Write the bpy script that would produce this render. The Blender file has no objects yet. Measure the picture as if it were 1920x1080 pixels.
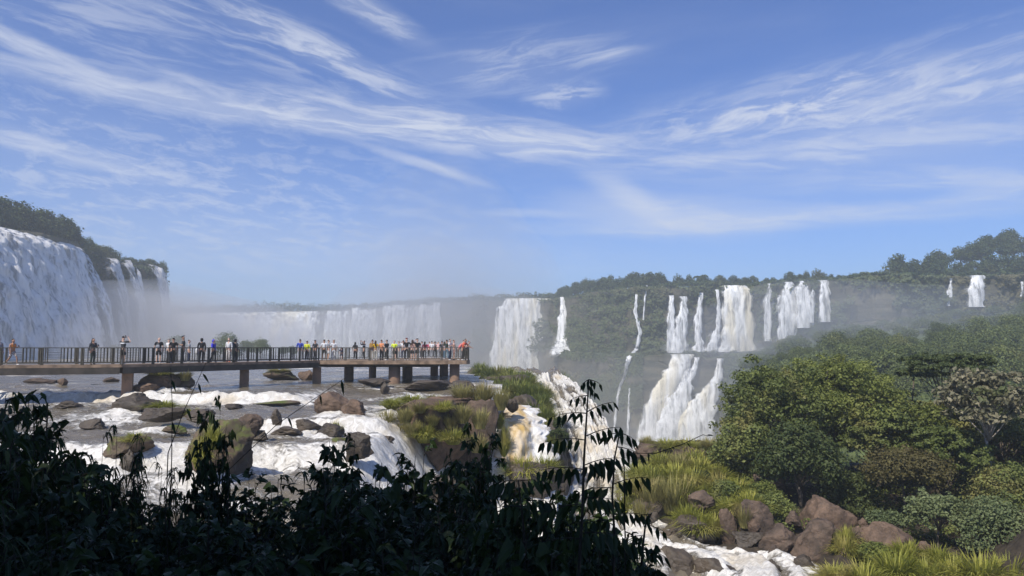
import bpy, math, random
import numpy as np
from mathutils import Vector, Matrix

random.seed(7)
RNG = np.random.default_rng(7)
S = bpy.context.scene
COL = S.collection
R = math.radians

# ------------------------------------------------------------------ camera
F, CX, CY, HOR = 1400.0, 960.0, 540.0, 651.0     # focal length and horizon of the 1920 x 1080 photograph
TH = math.atan((HOR - CY) / F)                   # camera pitch
cd = bpy.data.cameras.new('camera')
cam = bpy.data.objects.new('camera', cd)
COL.objects.link(cam)
cd.sensor_width = 36.0
cd.lens = 36.0 * F / 1920.0
cd.clip_start, cd.clip_end = 0.05, 20000
cam.location = (0, 0, 0)
cam.rotation_euler = (R(90) + TH, 0, 0)
S.camera = cam

# ------------------------------------------------------------------ light
SUN_AZ, SUN_EL = R(-147), R(49)                  # azimuth from +Y towards +X
sun_dir = Vector((math.sin(SUN_AZ) * math.cos(SUN_EL), math.cos(SUN_AZ) * math.cos(SUN_EL), math.sin(SUN_EL)))
sl = bpy.data.lights.new('sun', 'SUN')
sl.energy = 4.2
sl.angle = R(0.55)
sl.color = (1.0, 0.945, 0.85)
so = bpy.data.objects.new('sun', sl)
COL.objects.link(so)
so.rotation_euler = (-sun_dir).to_track_quat('-Z', 'Y').to_euler()

S.view_settings.view_transform = 'Standard'
S.view_settings.look = 'None'
S.view_settings.exposure = 0.3
S.view_settings.gamma = 1.0
S.cycles.use_denoising = True
S.cycles.max_bounces = 6
S.cycles.diffuse_bounces = 3
S.cycles.glossy_bounces = 2
S.cycles.transmission_bounces = 3
S.cycles.transparent_max_bounces = 14
S.cycles.volume_bounces = 1
S.cycles.caustics_reflective = False
S.cycles.caustics_refractive = False
S.cycles.sample_clamp_indirect = 4.0

# ------------------------------------------------------------------ node helpers
class NT:
    def __init__(s, tree):
        s.t = tree; s.n = tree.nodes; s.l = tree.links
    def node(s, typ, **kw):
        n = s.n.new(typ)
        for k, v in kw.items():
            if k.startswith('i_'):
                n.inputs[k[2:].replace('_', ' ')].default_value = v
            else:
                setattr(n, k, v)
        return n
    def put(s, sock, v):
        if isinstance(v, bpy.types.NodeSocket): s.l.new(v, sock)
        elif v is not None: sock.default_value = v
    def math(s, op, a, b=None, c=None, clamp=False):
        n = s.n.new('ShaderNodeMath'); n.operation = op; n.use_clamp = clamp
        s.put(n.inputs[0], a)
        if b is not None: s.put(n.inputs[1], b)
        if c is not None: s.put(n.inputs[2], c)
        return n.outputs[0]
    def vmath(s, op, a, b=None, c=None):
        n = s.n.new('ShaderNodeVectorMath'); n.operation = op
        s.put(n.inputs[0], a)
        if b is not None: s.put(n.inputs[1], b)
        if c is not None: s.put(n.inputs[2], c)
        return n.outputs['Value'] if op in ('LENGTH', 'DOT_PRODUCT', 'DISTANCE') else n.outputs[0]
    def noise(s, vec, scale, detail=4, rough=0.55, dist=0.0, col=False):
        n = s.n.new('ShaderNodeTexNoise')
        if vec is not None: s.l.new(vec, n.inputs['Vector'])
        n.inputs['Scale'].default_value = scale; n.inputs['Detail'].default_value = detail
        n.inputs['Roughness'].default_value = rough; n.inputs['Distortion'].default_value = dist
        return n.outputs['Color'] if col else n.outputs[0]
    def smooth(s, v, a, b, lo=0.0, hi=1.0):
        n = s.n.new('ShaderNodeMapRange'); n.interpolation_type = 'SMOOTHSTEP'
        s.put(n.inputs['Value'], v); s.put(n.inputs['From Min'], a); s.put(n.inputs['From Max'], b)
        n.inputs['To Min'].default_value = lo; n.inputs['To Max'].default_value = hi
        return n.outputs['Result']
    def mix(s, f, a, b):
        n = s.n.new('ShaderNodeMix'); n.data_type = 'RGBA'
        s.put(n.inputs['Factor'], f)
        for k, v in (('A', a), ('B', b)):
            sk = [i for i in n.inputs if i.name == k and i.type == 'RGBA'][0]
            s.put(sk, v if isinstance(v, bpy.types.NodeSocket) else (*v, 1.0)[:4])
        return [o for o in n.outputs if o.type == 'RGBA'][0]
    def scale(s, v, sc):
        n = s.n.new('ShaderNodeVectorMath'); n.operation = 'MULTIPLY'
        s.l.new(v, n.inputs[0]); n.inputs[1].default_value = sc
        return n.outputs[0]

# ------------------------------------------------------------------ sky: physical sky with cirrus high above
w = bpy.data.worlds.new('World'); S.world = w; w.use_nodes = True
T = NT(w.node_tree); T.n.clear()
out = T.node('ShaderNodeOutputWorld'); bg = T.node('ShaderNodeBackground')
T.l.new(bg.outputs[0], out.inputs[0])
sky = T.node('ShaderNodeTexSky'); sky.sky_type = 'NISHITA'; sky.sun_disc = False
sky.sun_elevation = SUN_EL; sky.sun_rotation = SUN_AZ
sky.air_density = 1.0; sky.dust_density = 0.6; sky.ozone_density = 1.6; sky.altitude = 200
SKY_STR = 0.105
bg.inputs['Strength'].default_value = SKY_STR
tc = T.node('ShaderNodeTexCoord')
sep = T.node('ShaderNodeSeparateXYZ'); T.l.new(tc.outputs['Generated'], sep.inputs[0])
az = T.math('ARCTAN2', sep.outputs[0], sep.outputs[1])
el = T.math('ARCSINE', sep.outputs[2])
comb = T.node('ShaderNodeCombineXYZ'); T.l.new(az, comb.inputs[0]); T.l.new(el, comb.inputs[1])
ang = comb.outputs[0]
def dir_of(px, py):
    u = (px - CX) / F; v = (CY - py) / F
    d = Vector((u, math.cos(TH) - v * math.sin(TH), math.sin(TH) + v * math.cos(TH))).normalized()
    return math.atan2(d.x, d.y), math.asin(d.z)
wz = T.vmath('SUBTRACT', T.noise(ang, 4.0, 3, 0.55, 0, True), (0.5, 0.5, 0.5))
ang_w = T.vmath('ADD', ang, T.scale(wz, (0.05, 0.018, 0)))
wz2 = T.vmath('SUBTRACT', T.noise(ang, 22.0, 3, 0.6, 0, True), (0.5, 0.5, 0.5))
ang_w = T.vmath('ADD', ang_w, T.scale(wz2, (0.014, 0.007, 0)))
def fibres(rot, sx, sy, seed):
    m = T.node('ShaderNodeMapping', vector_type='TEXTURE')
    T.l.new(ang_w, m.inputs['Vector']); m.inputs['Rotation'].default_value = (0, 0, rot)
    m.inputs['Location'].default_value = (seed * 0.37, seed * 0.11, 0)
    v = T.scale(m.outputs[0], (sx, sy, 1))
    return T.noise(v, 1.0, 9, 0.66, 0.6)
fib_a = fibres(R(-13), 9, 62, 1)     # falling to the right
fib_b = fibres(R(-4), 7.0, 60, 2)      # nearly level
fib_c = fibres(R(9), 7, 56, 3)      # rising to the right
rip = fibres(R(-6), 22, 75, 4)
lump = fibres(R(6), 13, 46, 5)
FA, FB, FC, RP, LU = [T.smooth(f, a, b) for f, a, b in
    ((fib_a, .43, .66), (fib_b, .42, .66), (fib_c, .43, .68), (rip, .44, .66), (lump, .46, .66))]
# x, y centre in the photograph, half length, half thickness (px), tilt (deg, + rises to the right), fibre set, floor, strength
STREAKS = [
 (470, 70, 380, 50, -14, FA, .0, .5), (600, 100, 200, 24, -20, FA, .25, .9), (690, 20, 130, 22, -24, FA, .3, .8),
 (70, 98, 150, 13, -15, FA, .45, .95), (120, 30, 300, 60, -4, FB, .08, .5), (330, 188, 340, 20, -3, FB, .35, 1.1),
 (660, 222, 360, 34, -5, FB, .18, .95), (900, 255, 330, 42, -6, FB, .22, 1.0), (1030, 272, 170, 22, -3, FB, .3, .9),
 (370, 160, 130, 10, -20, FA, .2, .35), (800, 312, 120, 9, -15, FA, .6, .85), (60, 270, 260, 16, -8, FB, .3, .6),
 (300, 300, 620, 120, -5, RP, .15, .36), (250, 390, 560, 90, -4, RP, .25, .36), (960, 120, 230, 50, 6, FC, .2, .6),
 (1060, 180, 70, 26, 4, LU, .1, .9), (1140, 100, 60, 14, 8, FC, .3, .5), (1420, 205, 230, 40, 8, LU, .02, .95),
 (1640, 165, 420, 60, 5, FC, .12, .62), (1700, 190, 330, 50, 3, LU, .05, .8), (1560, 285, 470, 24, 1, FB, .22, .5),
 (1340, 297, 120, 9, -1, FB, .5, .6), (1180, 368, 90, 22, -30, FA, .65, .8), (1250, 402, 210, 36, -6, FB, .6, .95),
 (1480, 412, 460, 18, 0, FB, .4, .75), (1000, 400, 110, 8, -2, FB, .5, .6), (1880, 350, 110, 14, 8, FC, .4, .8),
 (1780, 335, 200, 18, -3, FB, .3, .5), (1700, 250, 500, 110, 2, FB, .45, .38), (600, 480, 700, 60, 0, RP, .6, .28),
]
tot = None
for (px, py, hl, ht, tilt, fib, floor, st) in STREAKS:
    a0, e0 = dir_of(px, py)
    m = T.node('ShaderNodeMapping', vector_type='TEXTURE')
    T.l.new(ang_w, m.inputs['Vector'])
    m.inputs['Location'].default_value = (a0, e0, 0); m.inputs['Rotation'].default_value = (0, 0, R(tilt))
    m.inputs['Scale'].default_value = (hl / F * 1.15, ht / F * 1.25, 1)
    ln = T.vmath('LENGTH', m.outputs[0])
    msk = T.smooth(ln, 1.25, 0.0, 0, st)
    fb = T.math('MULTIPLY_ADD', fib, 1.0 - floor, floor)
    v = T.math('MULTIPLY', msk, fb)
    tot = v if tot is None else T.math('ADD', tot, v)
veil = T.smooth(T.noise(T.scale(ang_w, (3, 14, 1)), 1.0, 5, 0.6), .4, .8, 0, .05)
tot = T.math('ADD', tot, veil)
alpha = T.math('SUBTRACT', 1.0, T.math('POWER', 2.718, T.math('MULTIPLY', tot, -1.05)))
skyc = T.mix(1.0, sky.outputs[0], sky.outputs[0])
tint = T.node('ShaderNodeMix', data_type='RGBA', blend_type='MULTIPLY')
tint.inputs['Factor'].default_value = 1.0
T.l.new(sky.outputs[0], tint.inputs[6]); tint.inputs[7].default_value = (0.56, 0.72, 1.12, 1)
CW = 0.66 / SKY_STR
cl = T.mix(alpha, tint.outputs[2], (CW * 0.93, CW * 0.98, CW * 1.10))
T.l.new(cl, bg.inputs['Color'])

# ------------------------------------------------------------------ picture <-> world
def P(px, py, Y):
    u = (px - CX) / F; v = (CY - py) / F
    yd = math.cos(TH) - v * math.sin(TH)
    return Vector((u * Y / yd, Y, (math.sin(TH) + v * math.cos(TH)) * Y / yd))
def W(px, Y, z):
    t = z / Y
    v = (t * math.cos(TH) - math.sin(TH)) / (math.cos(TH) + t * math.sin(TH))
    return Vector(((px - CX) / F * Y / (math.cos(TH) - v * math.sin(TH)), Y, z))
def pxof(x, y, z):
    x, y, z = np.asarray(x, float), np.asarray(y, float), np.asarray(z, float)
    dep = y * math.cos(TH) + z * math.sin(TH)
    up = -y * math.sin(TH) + z * math.cos(TH)
    return CX + F * x / dep, CY - F * up / dep

# ------------------------------------------------------------------ numpy noise
def _h(i, j, k, seed):
    n = (i * 374761393 + j * 668265263 + k * 2147483647 + seed * 1274126177) & 0xFFFFFFFF
    n = ((n ^ (n >> 13)) * 1274126177) & 0xFFFFFFFF
    n = n ^ (n >> 16)
    return (n & 0xFFFF) / 65535.0
def vnoise(x, y, z=0.0, seed=0):
    x, y, z = np.broadcast_arrays(np.asarray(x, float), np.asarray(y, float), np.asarray(z, float))
    xi, yi, zi = [np.floor(a).astype(np.int64) for a in (x, y, z)]
    fx, fy, fz = x - xi, y - yi, z - zi
    fx, fy, fz = [t * t * (3 - 2 * t) for t in (fx, fy, fz)]
    r = 0
    for a in (0, 1):
        for b in (0, 1):
            for c in (0, 1):
                wt = (fx if a else 1 - fx) * (fy if b else 1 - fy) * (fz if c else 1 - fz)
                r = r + wt * _h(xi + a, yi + b, zi + c, seed)
    return r * 2 - 1
def fbm(x, y, z=0.0, oct=4, seed=0, gain=.5):
    r, a = 0, 1.0
    x, y, z = np.asarray(x, float), np.asarray(y, float), np.asarray(z, float)
    for o in range(oct):
        r = r + a * vnoise(x, y, z, seed + o * 17)
        x, y, z, a = x * 2.03, y * 2.03, z * 2.03, a * gain
    return r
def sstep(v, a, b):
    t = np.clip((np.asarray(v, float) - a) / (b - a), 0, 1)
    return t * t * (3 - 2 * t)

# ------------------------------------------------------------------ mesh building
class MB:
    """Collects vertices and faces (with material index), then links them as one mesh object."""
    def __init__(s):
        s.v = []; s.f = []; s.m = []; s.n = 0; s.uv = []; s.at = []
    def add(s, v, faces, mi=0, uv=None, at=None):
        v = np.asarray(v, float).reshape(-1, 3)
        if isinstance(faces, np.ndarray):
            s.f.append(faces + s.n); s.m.append(np.full(len(faces), mi))
        else:
            for k in (3, 4):
                fk = [f for f in faces if len(f) == k]
                if fk:
                    s.f.append(np.array(fk) + s.n); s.m.append(np.full(len(fk), mi))
            for f in faces:
                if len(f) > 4:
                    s.f.append(np.array([f]) + s.n); s.m.append(np.full(1, mi))
        s.v.append(v); s.n += len(v)
        s.uv.append(np.zeros((len(v), 2)) if uv is None else np.asarray(uv, float))
        s.at.append(np.zeros(len(v)) if at is None else np.asarray(at, float))
    def mesh(s, name, mats, smooth=False):
        me = bpy.data.meshes.new(name)
        v = np.concatenate(s.v)
        ls = np.concatenate([f.ravel() for f in s.f]).astype(np.int32)
        ct = np.concatenate([np.full(len(f), f.shape[1]) for f in s.f]).astype(np.int32)
        st = np.concatenate(([0], np.cumsum(ct)[:-1])).astype(np.int32)
        me.vertices.add(len(v)); me.vertices.foreach_set('co', v.ravel())
        me.loops.add(len(ls)); me.loops.foreach_set('vertex_index', ls)
        me.polygons.add(len(ct)); me.polygons.foreach_set('loop_start', st); me.polygons.foreach_set('loop_total', ct)
        me.polygons.foreach_set('material_index', np.concatenate(s.m).astype(np.int32))
        me.polygons.foreach_set('use_smooth', np.full(len(ct), smooth, dtype=bool))
        uv = np.concatenate(s.uv)
        if uv.any():
            ul = me.uv_layers.new(name='UVMap'); ul.data.foreach_set('uv', uv[ls].ravel())
        at = np.concatenate(s.at)
        if at.any():
            a = me.attributes.new('foam', 'FLOAT', 'POINT'); a.data.foreach_set('value', at)
        me.update(calc_edges=True); me.validate()
        for m in (mats if isinstance(mats, (list, tuple)) else [mats]): me.materials.append(m)
        return me
    def build(s, name, mats, parent=None, smooth=False, loc=None):
        return link(name, s.mesh(name, mats, smooth), parent, loc)
    # shapes
    def box(s, c, d, rot=0.0, mi=0, axis=None):
        c = np.array(c, float); h = np.array(d, float) / 2
        v = np.array([[x, y, z] for x in (-1, 1) for y in (-1, 1) for z in (-1, 1)], float) * h
        if axis is not None:
            v = v @ np.array(axis)
        else:
            ca, sa = math.cos(rot), math.sin(rot)
            v = v @ np.array([[ca, sa, 0], [-sa, ca, 0], [0, 0, 1]])
        s.add(v + c, [(0, 1, 3, 2), (4, 6, 7, 5), (0, 4, 5, 1), (2, 3, 7, 6), (0, 2, 6, 4), (1, 5, 7, 3)], mi)
    def bar(s, a, b, wd, ht, mi=0):
        a, b = Vector(a), Vector(b); d = b - a; L = d.length; d.normalize()
        up = Vector((0, 0, 1)) if abs(d.z) < .95 else Vector((0, 1, 0))
        sd = d.cross(up).normalized(); u2 = sd.cross(d)
        s.box((a + b) / 2, (L, wd, ht), mi=mi, axis=[list(d), list(sd), list(u2)])
    def tube(s, pts, rad, n=6, mi=0, cap=True):
        pts = [Vector(p) for p in pts]; m = len(pts)
        V = []
        pr = None
        for i, p in enumerate(pts):
            t = (pts[min(i + 1, m - 1)] - pts[max(i - 1, 0)])
            if t.length < 1e-9: t = Vector((0, 0, 1))
            t.normalize()
            if pr is None:
                pr = t.orthogonal().normalized()
            pr = (pr - t * pr.dot(t))
            if pr.length < 1e-6: pr = t.orthogonal()
            pr.normalize(); b = t.cross(pr)
            for k in range(n):
                a = 2 * math.pi * k / n
                V.append(p + (pr * math.cos(a) + b * math.sin(a)) * rad[i])
        Fq = [(i * n + k, i * n + (k + 1) % n, (i + 1) * n + (k + 1) % n, (i + 1) * n + k) for i in range(m - 1) for k in range(n)]
        if cap and n > 2:
            Fq.append(tuple(range((m - 1) * n, m * n))); Fq.append(tuple(range(n - 1, -1, -1)))
        s.add([list(v) for v in V], Fq, mi)
    def grid(s, V, nu, nv, mi=0, uv=None, at=None, keep=None, flip=False):
        i, j = np.meshgrid(np.arange(nu - 1), np.arange(nv - 1), indexing='ij')
        a = (i * nv + j).ravel(); q = np.stack([a, a + nv, a + nv + 1, a + 1], 1)
        if flip: q = q[:, ::-1]
        if keep is not None:
            kk = keep.ravel(); q = q[kk[q].all(1)]
        s.add(V, np.ascontiguousarray(q), mi, uv, at)

def link(name, data, parent=None, loc=None):
    o = bpy.data.objects.new(name, data); COL.objects.link(o)
    if parent is not None: o.parent = parent
    if loc is not None: o.location = loc
    return o
def tag(o, label=None, cat=None, group=None, kind=None):
    if label: o['label'] = label
    if cat: o['category'] = cat
    if group: o['group'] = group
    if kind: o['kind'] = kind
    return o
def empty(name, loc, label, cat, group=None, rz=0.0, sc=None):
    o = link(name, None, None, loc); o.rotation_euler.z = rz; o.empty_display_size = .2
    if sc: o.scale = sc
    return tag(o, label, cat, group)
def copy_tree(o, parent=None):
    c = o.copy(); COL.objects.link(c)
    if parent is not None: c.parent = parent
    for ch in list(o.children): copy_tree(ch, c)
    return c

# ------------------------------------------------------------------ materials
def mat(name, rough=.8):
    m = bpy.data.materials.new(name); m.use_nodes = True
    t = NT(m.node_tree); b = t.n['Principled BSDF']
    b.inputs['Roughness'].default_value = rough
    b.inputs['Specular IOR Level'].default_value = .3
    return m, t, b
def plain(name, col, rough=.7, var=.25, sc=6.0, spec=.3, metal=0.0):
    m, t, b = mat(name, rough)
    g = t.node('ShaderNodeNewGeometry')
    n = t.noise(g.outputs['Position'], sc, 5, .6)
    lo = tuple(c * (1 - var) for c in col); hi = tuple(min(1, c * (1 + var)) for c in col)
    t.l.new(t.mix(t.smooth(n, .3, .7), lo, hi), b.inputs['Base Color'])
    b.inputs['Specular IOR Level'].default_value = spec
    b.inputs['Metallic'].default_value = metal
    return m
def leafmat(name, a, b_, c=None, sc=1.2, trans=.25, rough=.55, spec=.25):
    """Foliage: leaves vary between two or three greens from leaf to leaf and tree to tree."""
    m, t, b = mat(name, rough)
    g = t.node('ShaderNodeNewGeometry'); oi = t.node('ShaderNodeObjectInfo')
    n = t.noise(g.outputs['Position'], sc, 3, .6)
    f = t.math('ADD', t.math('MULTIPLY', n, .7), t.math('MULTIPLY', g.outputs['Random Per Island'], .45))
    f = t.math('ADD', f, t.math('MULTIPLY_ADD', oi.outputs['Random'], .3, -.2))
    cc = t.mix(t.smooth(f, .3, .85), a, b_)
    if c is not None:
        cc = t.mix(t.smooth(t.noise(g.outputs['Position'], sc * .35, 2, .5), .55, .7, 0, .8), cc, c)
    t.l.new(cc, b.inputs['Base Color'])
    b.inputs['Specular IOR Level'].default_value = spec
    tr = t.node('ShaderNodeBsdfTranslucent'); t.l.new(cc, tr.inputs['Color'])
    mx = t.node('ShaderNodeMixShader'); mx.inputs[0].default_value = trans
    t.l.new(b.outputs[0], mx.inputs[1]); t.l.new(tr.outputs[0], mx.inputs[2])
    t.l.new(mx.outputs[0], t.n['Material Output'].inputs['Surface'])
    return m
def rockmat(name, a, b_, c, sc=.5, bump=.6, rough=.85, moss=None, strat=None):
    m, t, b = mat(name, rough)
    g = t.node('ShaderNodeNewGeometry'); pos = g.outputs['Position']
    n1 = t.noise(pos, sc, 8, .65, .4); n2 = t.noise(pos, sc * 7, 6, .7)
    col = t.mix(t.smooth(n1, .35, .65), a, b_)
    col = t.mix(t.smooth(n2, .5, .75, 0, .7), col, c)
    vo = t.node('ShaderNodeTexVoronoi', feature='DISTANCE_TO_EDGE')
    t.l.new(t.vmath('ADD', pos, t.scale(t.noise(pos, sc * 2, 3, .6, 0, True), (1.2, 1.2, 1.2))), vo.inputs['Vector'])
    vo.inputs['Scale'].default_value = sc * 1.1
    crack = t.smooth(vo.outputs['Distance'], 0.0, .05, 0, 1)
    if strat is not None:
        col = t.mix(t.smooth(t.noise(t.scale(pos, (.025, .025, .32)), 1.0, 5, .65, .4), .46, .60, 0, .75), col, strat)
    if moss is not None:
        nz = t.node('ShaderNodeSeparateXYZ'); t.l.new(g.outputs['Normal'], nz.inputs[0])
        mm = t.math('MULTIPLY', t.smooth(nz.outputs[2], .2, .8), t.smooth(t.noise(pos, sc * 2.2, 6, .65), .42, .6))
        col = t.mix(mm, col, moss)
    t.l.new(col, b.inputs['Base Color'])
    hgt = t.math('ADD', t.math('MULTIPLY', n2, .6), t.math('MULTIPLY', crack, .25))
    hgt = t.math('ADD', hgt, n1)
    bp = t.node('ShaderNodeBump'); bp.inputs['Strength'].default_value = bump; bp.inputs['Distance'].default_value = .35 / sc * .25
    t.l.new(hgt, bp.inputs['Height']); t.l.new(bp.outputs[0], b.inputs['Normal'])
    return m
def fallmat(name, tint=(.82, .82, .80), deep=(.50, .50, .49), warm=None, warm_amt=0.0, warm_u=None, edge=.16, thin=0.0, vs=1.0, us=1.0, bump=.6):
    """Falling water: white aerated strands, ragged wispy borders. UV = (0..1 across, metres down)."""
    m, t, b = mat(name, .45)
    uv = t.node('ShaderNodeUVMap'); uv.uv_map = 'UVMap'
    sp = t.node('ShaderNodeSeparateXYZ'); t.l.new(uv.outputs[0], sp.inputs[0])
    g = t.node('ShaderNodeNewGeometry'); pos = g.outputs['Position']
    st = t.noise(t.scale(pos, (.55 * us, .55 * us, .045 * vs)), 1.0, 6, .65, .3)
    fine = t.noise(t.scale(pos, (2.2 * us, 2.2 * us, .22 * vs)), 1.0, 5, .7, .2)
    billow = t.noise(t.scale(pos, (.5 * us, .5 * us, .20 * vs)), 1.0, 5, .6, .6)
    k = t.math('ADD', t.math('MULTIPLY', st, .50), t.math('ADD', t.math('MULTIPLY', fine, .24), t.math('MULTIPLY', billow, .26)))
    k2 = t.smooth(k, .39, .60)
    col = t.mix(k2, deep, tint)
    if warm is not None:
        wv = t.math('MULTIPLY', t.smooth(t.noise(t.scale(pos, (.14 * us, .14 * us, .02 * vs)), 1.0, 3, .5), .45, .62), warm_amt)
        if warm_u: wv = t.math('MULTIPLY', t.smooth(t.math('ADD', sp.outputs[0], t.math('MULTIPLY_ADD', billow, .5, -.25)), warm_u[1], warm_u[0]), t.smooth(k, .30, .62, warm_amt, warm_amt * .55))
        col = t.mix(wv, col, warm)
    t.l.new(col, b.inputs['Base Color'])
    ed = t.math('MINIMUM', sp.outputs[0], t.math('SUBTRACT', 1.0, sp.outputs[0]))
    al = t.math('ADD', t.math('MULTIPLY', t.smooth(ed, 0, edge), 1.05), t.math('MULTIPLY_ADD', k2, .95, -.72 - thin))
    t.l.new(t.smooth(al, -.18, .80), b.inputs['Alpha'])
    bp = t.node('ShaderNodeBump'); bp.inputs['Strength'].default_value = bump; bp.inputs['Distance'].default_value = .8 / us
    t.l.new(k, bp.inputs['Height']); t.l.new(bp.outputs[0], b.inputs['Normal'])
    b.inputs['Subsurface Weight'].default_value = 0.0
    return m
# ------------------------------------------------------------------ palette
M = {}
M['basalt'] = rockmat('basalt', (.068, .05, .037), (.148, .102, .072), (.04, .034, .028), 1.1, bump=.9)
M['wet_rock'] = rockmat('wet_rock', (.05, .04, .03), (.10, .076, .052), (.03, .027, .023), .6, rough=.5)
M['red_rock'] = rockmat('red_rock', (.092, .063, .044), (.185, .122, .082), (.05, .042, .033), 1.3, bump=.9)
M['mossy_rock'] = rockmat('mossy_rock', (.08, .06, .042), (.17, .12, .08), (.05, .043, .034), .6, moss=(.10, .12, .025))
M['cliff'] = rockmat('cliff_rock', (.075, .068, .045), (.14, .12, .075), (.055, .065, .03), .06, bump=.8, moss=(.05, .065, .02), strat=(.032, .036, .022))
M['soil'] = plain('soil', (.045, .034, .022), .95, .5, 3)
M['bark'] = plain('bark', (.12, .095, .07), .9, .5, 8)
M['pale_bark'] = plain('pale_bark', (.36, .31, .25), .9, .35, 9)
M['leaf_far'] = leafmat('leaf_far', (.04, .065, .02), (.09, .12, .04), (.12, .125, .045), .15)
M['leaf_slope'] = leafmat('leaf_slope', (.085, .11, .03), (.17, .20, .058), (.21, .20, .065), .12)
M['leaf_creeper'] = leafmat('leaf_creeper', (.06, .08, .03), (.12, .14, .055), (.14, .12, .06), .07)
M['grass'] = leafmat('grass_blade', (.21, .225, .03), (.42, .40, .085), (.43, .36, .12), 1.0, .35)
M['grass_dry'] = leafmat('grass_dry', (.24, .22, .07), (.42, .37, .14), (.30, .23, .11), 1.0, .35)
M['reed_green'] = leafmat('reed_green', (.12, .15, .03), (.25, .265, .06), (.28, .25, .08), .8, .35)
M['fall_white'] = fallmat('fall_white', (.88, .88, .86), (.46, .46, .44), (.78, .68, .44), .6, edge=.10)
M['fall_plain'] = fallmat('fall_plain', (.88, .88, .87), (.42, .43, .43), thin=.04, edge=.22)
M['fall_wisp'] = fallmat('fall_wisp', (.84, .85, .85), (.40, .41, .41), edge=.3, thin=.30)
M['fall_left'] = fallmat('fall_left', (.88, .85, .80), (.60, .58, .55), edge=.05, us=.75, vs=.45, bump=.25)
M['fall_slim'] = fallmat('fall_slim', (.80, .77, .72), (.42, .41, .39), edge=.32, thin=.12, us=.75, vs=.45, bump=.25)
M['undergrowth'] = plain('undergrowth', (.075, .095, .03), .9, .45, .5)
M['fall_veil'] = fallmat('fall_veil', (.80, .81, .81), (.42, .43, .43), edge=.4, thin=.30)
M['fall_near'] = fallmat('fall_near', (.84, .83, .81), (.52, .50, .46), (.62, .46, .20), .9, us=3.2, vs=7, thin=-.1)
M['fall_gold'] = fallmat('fall_gold', (.84, .82, .78), (.58, .52, .42), (.56, .37, .12), 1.0, warm_u=(.50, .64), us=3.0, vs=7, thin=-.3)

def watermat():
    m, t, b = mat('river_water', .16)
    g = t.node('ShaderNodeNewGeometry'); pos = g.outputs['Position']
    at = t.node('ShaderNodeAttribute'); at.attribute_name = 'foam'
    fo = at.outputs['Fac']
    n1 = t.noise(t.scale(pos, (.55, .9, .5)), 1.0, 7, .68, .9)
    n2 = t.noise(t.scale(pos, (2.4, 3.6, 2.0)), 1.0, 6, .7, 1.2)
    k = t.math('ADD', t.math('MULTIPLY', n1, .54), t.math('MULTIPLY', n2, .46))
    th = t.math('MULTIPLY_ADD', fo, -.46, .65)
    f = t.smooth(t.math('SUBTRACT', k, th), -.05, .11)
    wat = t.mix(t.smooth(n1, .35, .65), (.12, .10, .068), (.20, .165, .112))
    warm = t.smooth(t.noise(t.scale(pos, (.35, .22, .3)), 1.0, 4, .6, .8), .50, .66)
    foamc = t.mix(t.math('MULTIPLY', warm, .75), (.80, .77, .71), (.58, .48, .33))
    foamc = t.mix(t.smooth(n2, .40, .62), t.mix(.5, foamc, (.36, .32, .25)), foamc)
    t.l.new(t.mix(f, wat, foamc), b.inputs['Base Color'])
    rr = t.math('MULTIPLY_ADD', f, .5, .14); t.l.new(rr, b.inputs['Roughness'])
    b.inputs['Specular IOR Level'].default_value = .5
    rip_ = t.noise(t.scale(pos, (.9, 2.6, 1)), 1.0, 6, .65, .5)
    h = t.math('ADD', t.math('MULTIPLY', rip_, .35), t.math('MULTIPLY', t.math('MULTIPLY', k, f), .9))
    bp = t.node('ShaderNodeBump'); bp.inputs['Strength'].default_value = .8; bp.inputs['Distance'].default_value = .35
    t.l.new(h, bp.inputs['Height']); t.l.new(bp.outputs[0], b.inputs['Normal'])
    return m
M['water'] = watermat()

# ------------------------------------------------------------------ cliffs: rim at z = 31, a gorge 46 m below the eye
RIM_Z, LEDGE_Z, LOW_Z = 31.0, -3.0, -46.0
RIM_R = [(200, 760), (320, 690), (470, 660), (620, 630), (700, 586), (760, 556), (820, 523), (900, 500), (942, 492), (1035, 476), (1060, 462),
         (1100, 425), (1190, 385), (1255, 378), (1350, 378), (1380, 380), (1416, 376), (1480, 358), (1545, 350), (1640, 322), (1700, 318), (1775, 326), (1830, 324), (1920, 318), (2150, 300)]
RIM_L = [(-700, 96), (-420, 122), (-200, 158), (-80, 181), (0, 197), (60, 206), (100, 213), (140, 229), (165, 246), (210, 268), (250, 286), (300, 298), (309, 308), (313, 420), (316, 560), (318, 720)]
def lut(tab):
    a = np.array(tab, float)
    return lambda px: np.interp(px, a[:, 0], a[:, 1])
rimR, rimL = lut(RIM_R), lut(RIM_L)
LEDGE_R = lut([(1020, 0), (1050, 14), (1150, 28), (1250, 36), (1440, 40), (1700, 30), (2150, 24)])
def faceR(px, z):
    px, z = np.asarray(px, float), np.asarray(z, float)
    up = rimR(px) - .07 * (RIM_Z - z)
    return np.where(z > LEDGE_Z, up, up - LEDGE_R(px) - .12 * (LEDGE_Z - z))
def WV(px, Y, z):
    t = z / Y
    v = (t * math.cos(TH) - math.sin(TH)) / (math.cos(TH) + t * math.sin(TH))
    return np.stack([(px - CX) / F * Y / (math.cos(TH) - v * math.sin(TH)), Y, z + 0 * Y], -1)
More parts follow.
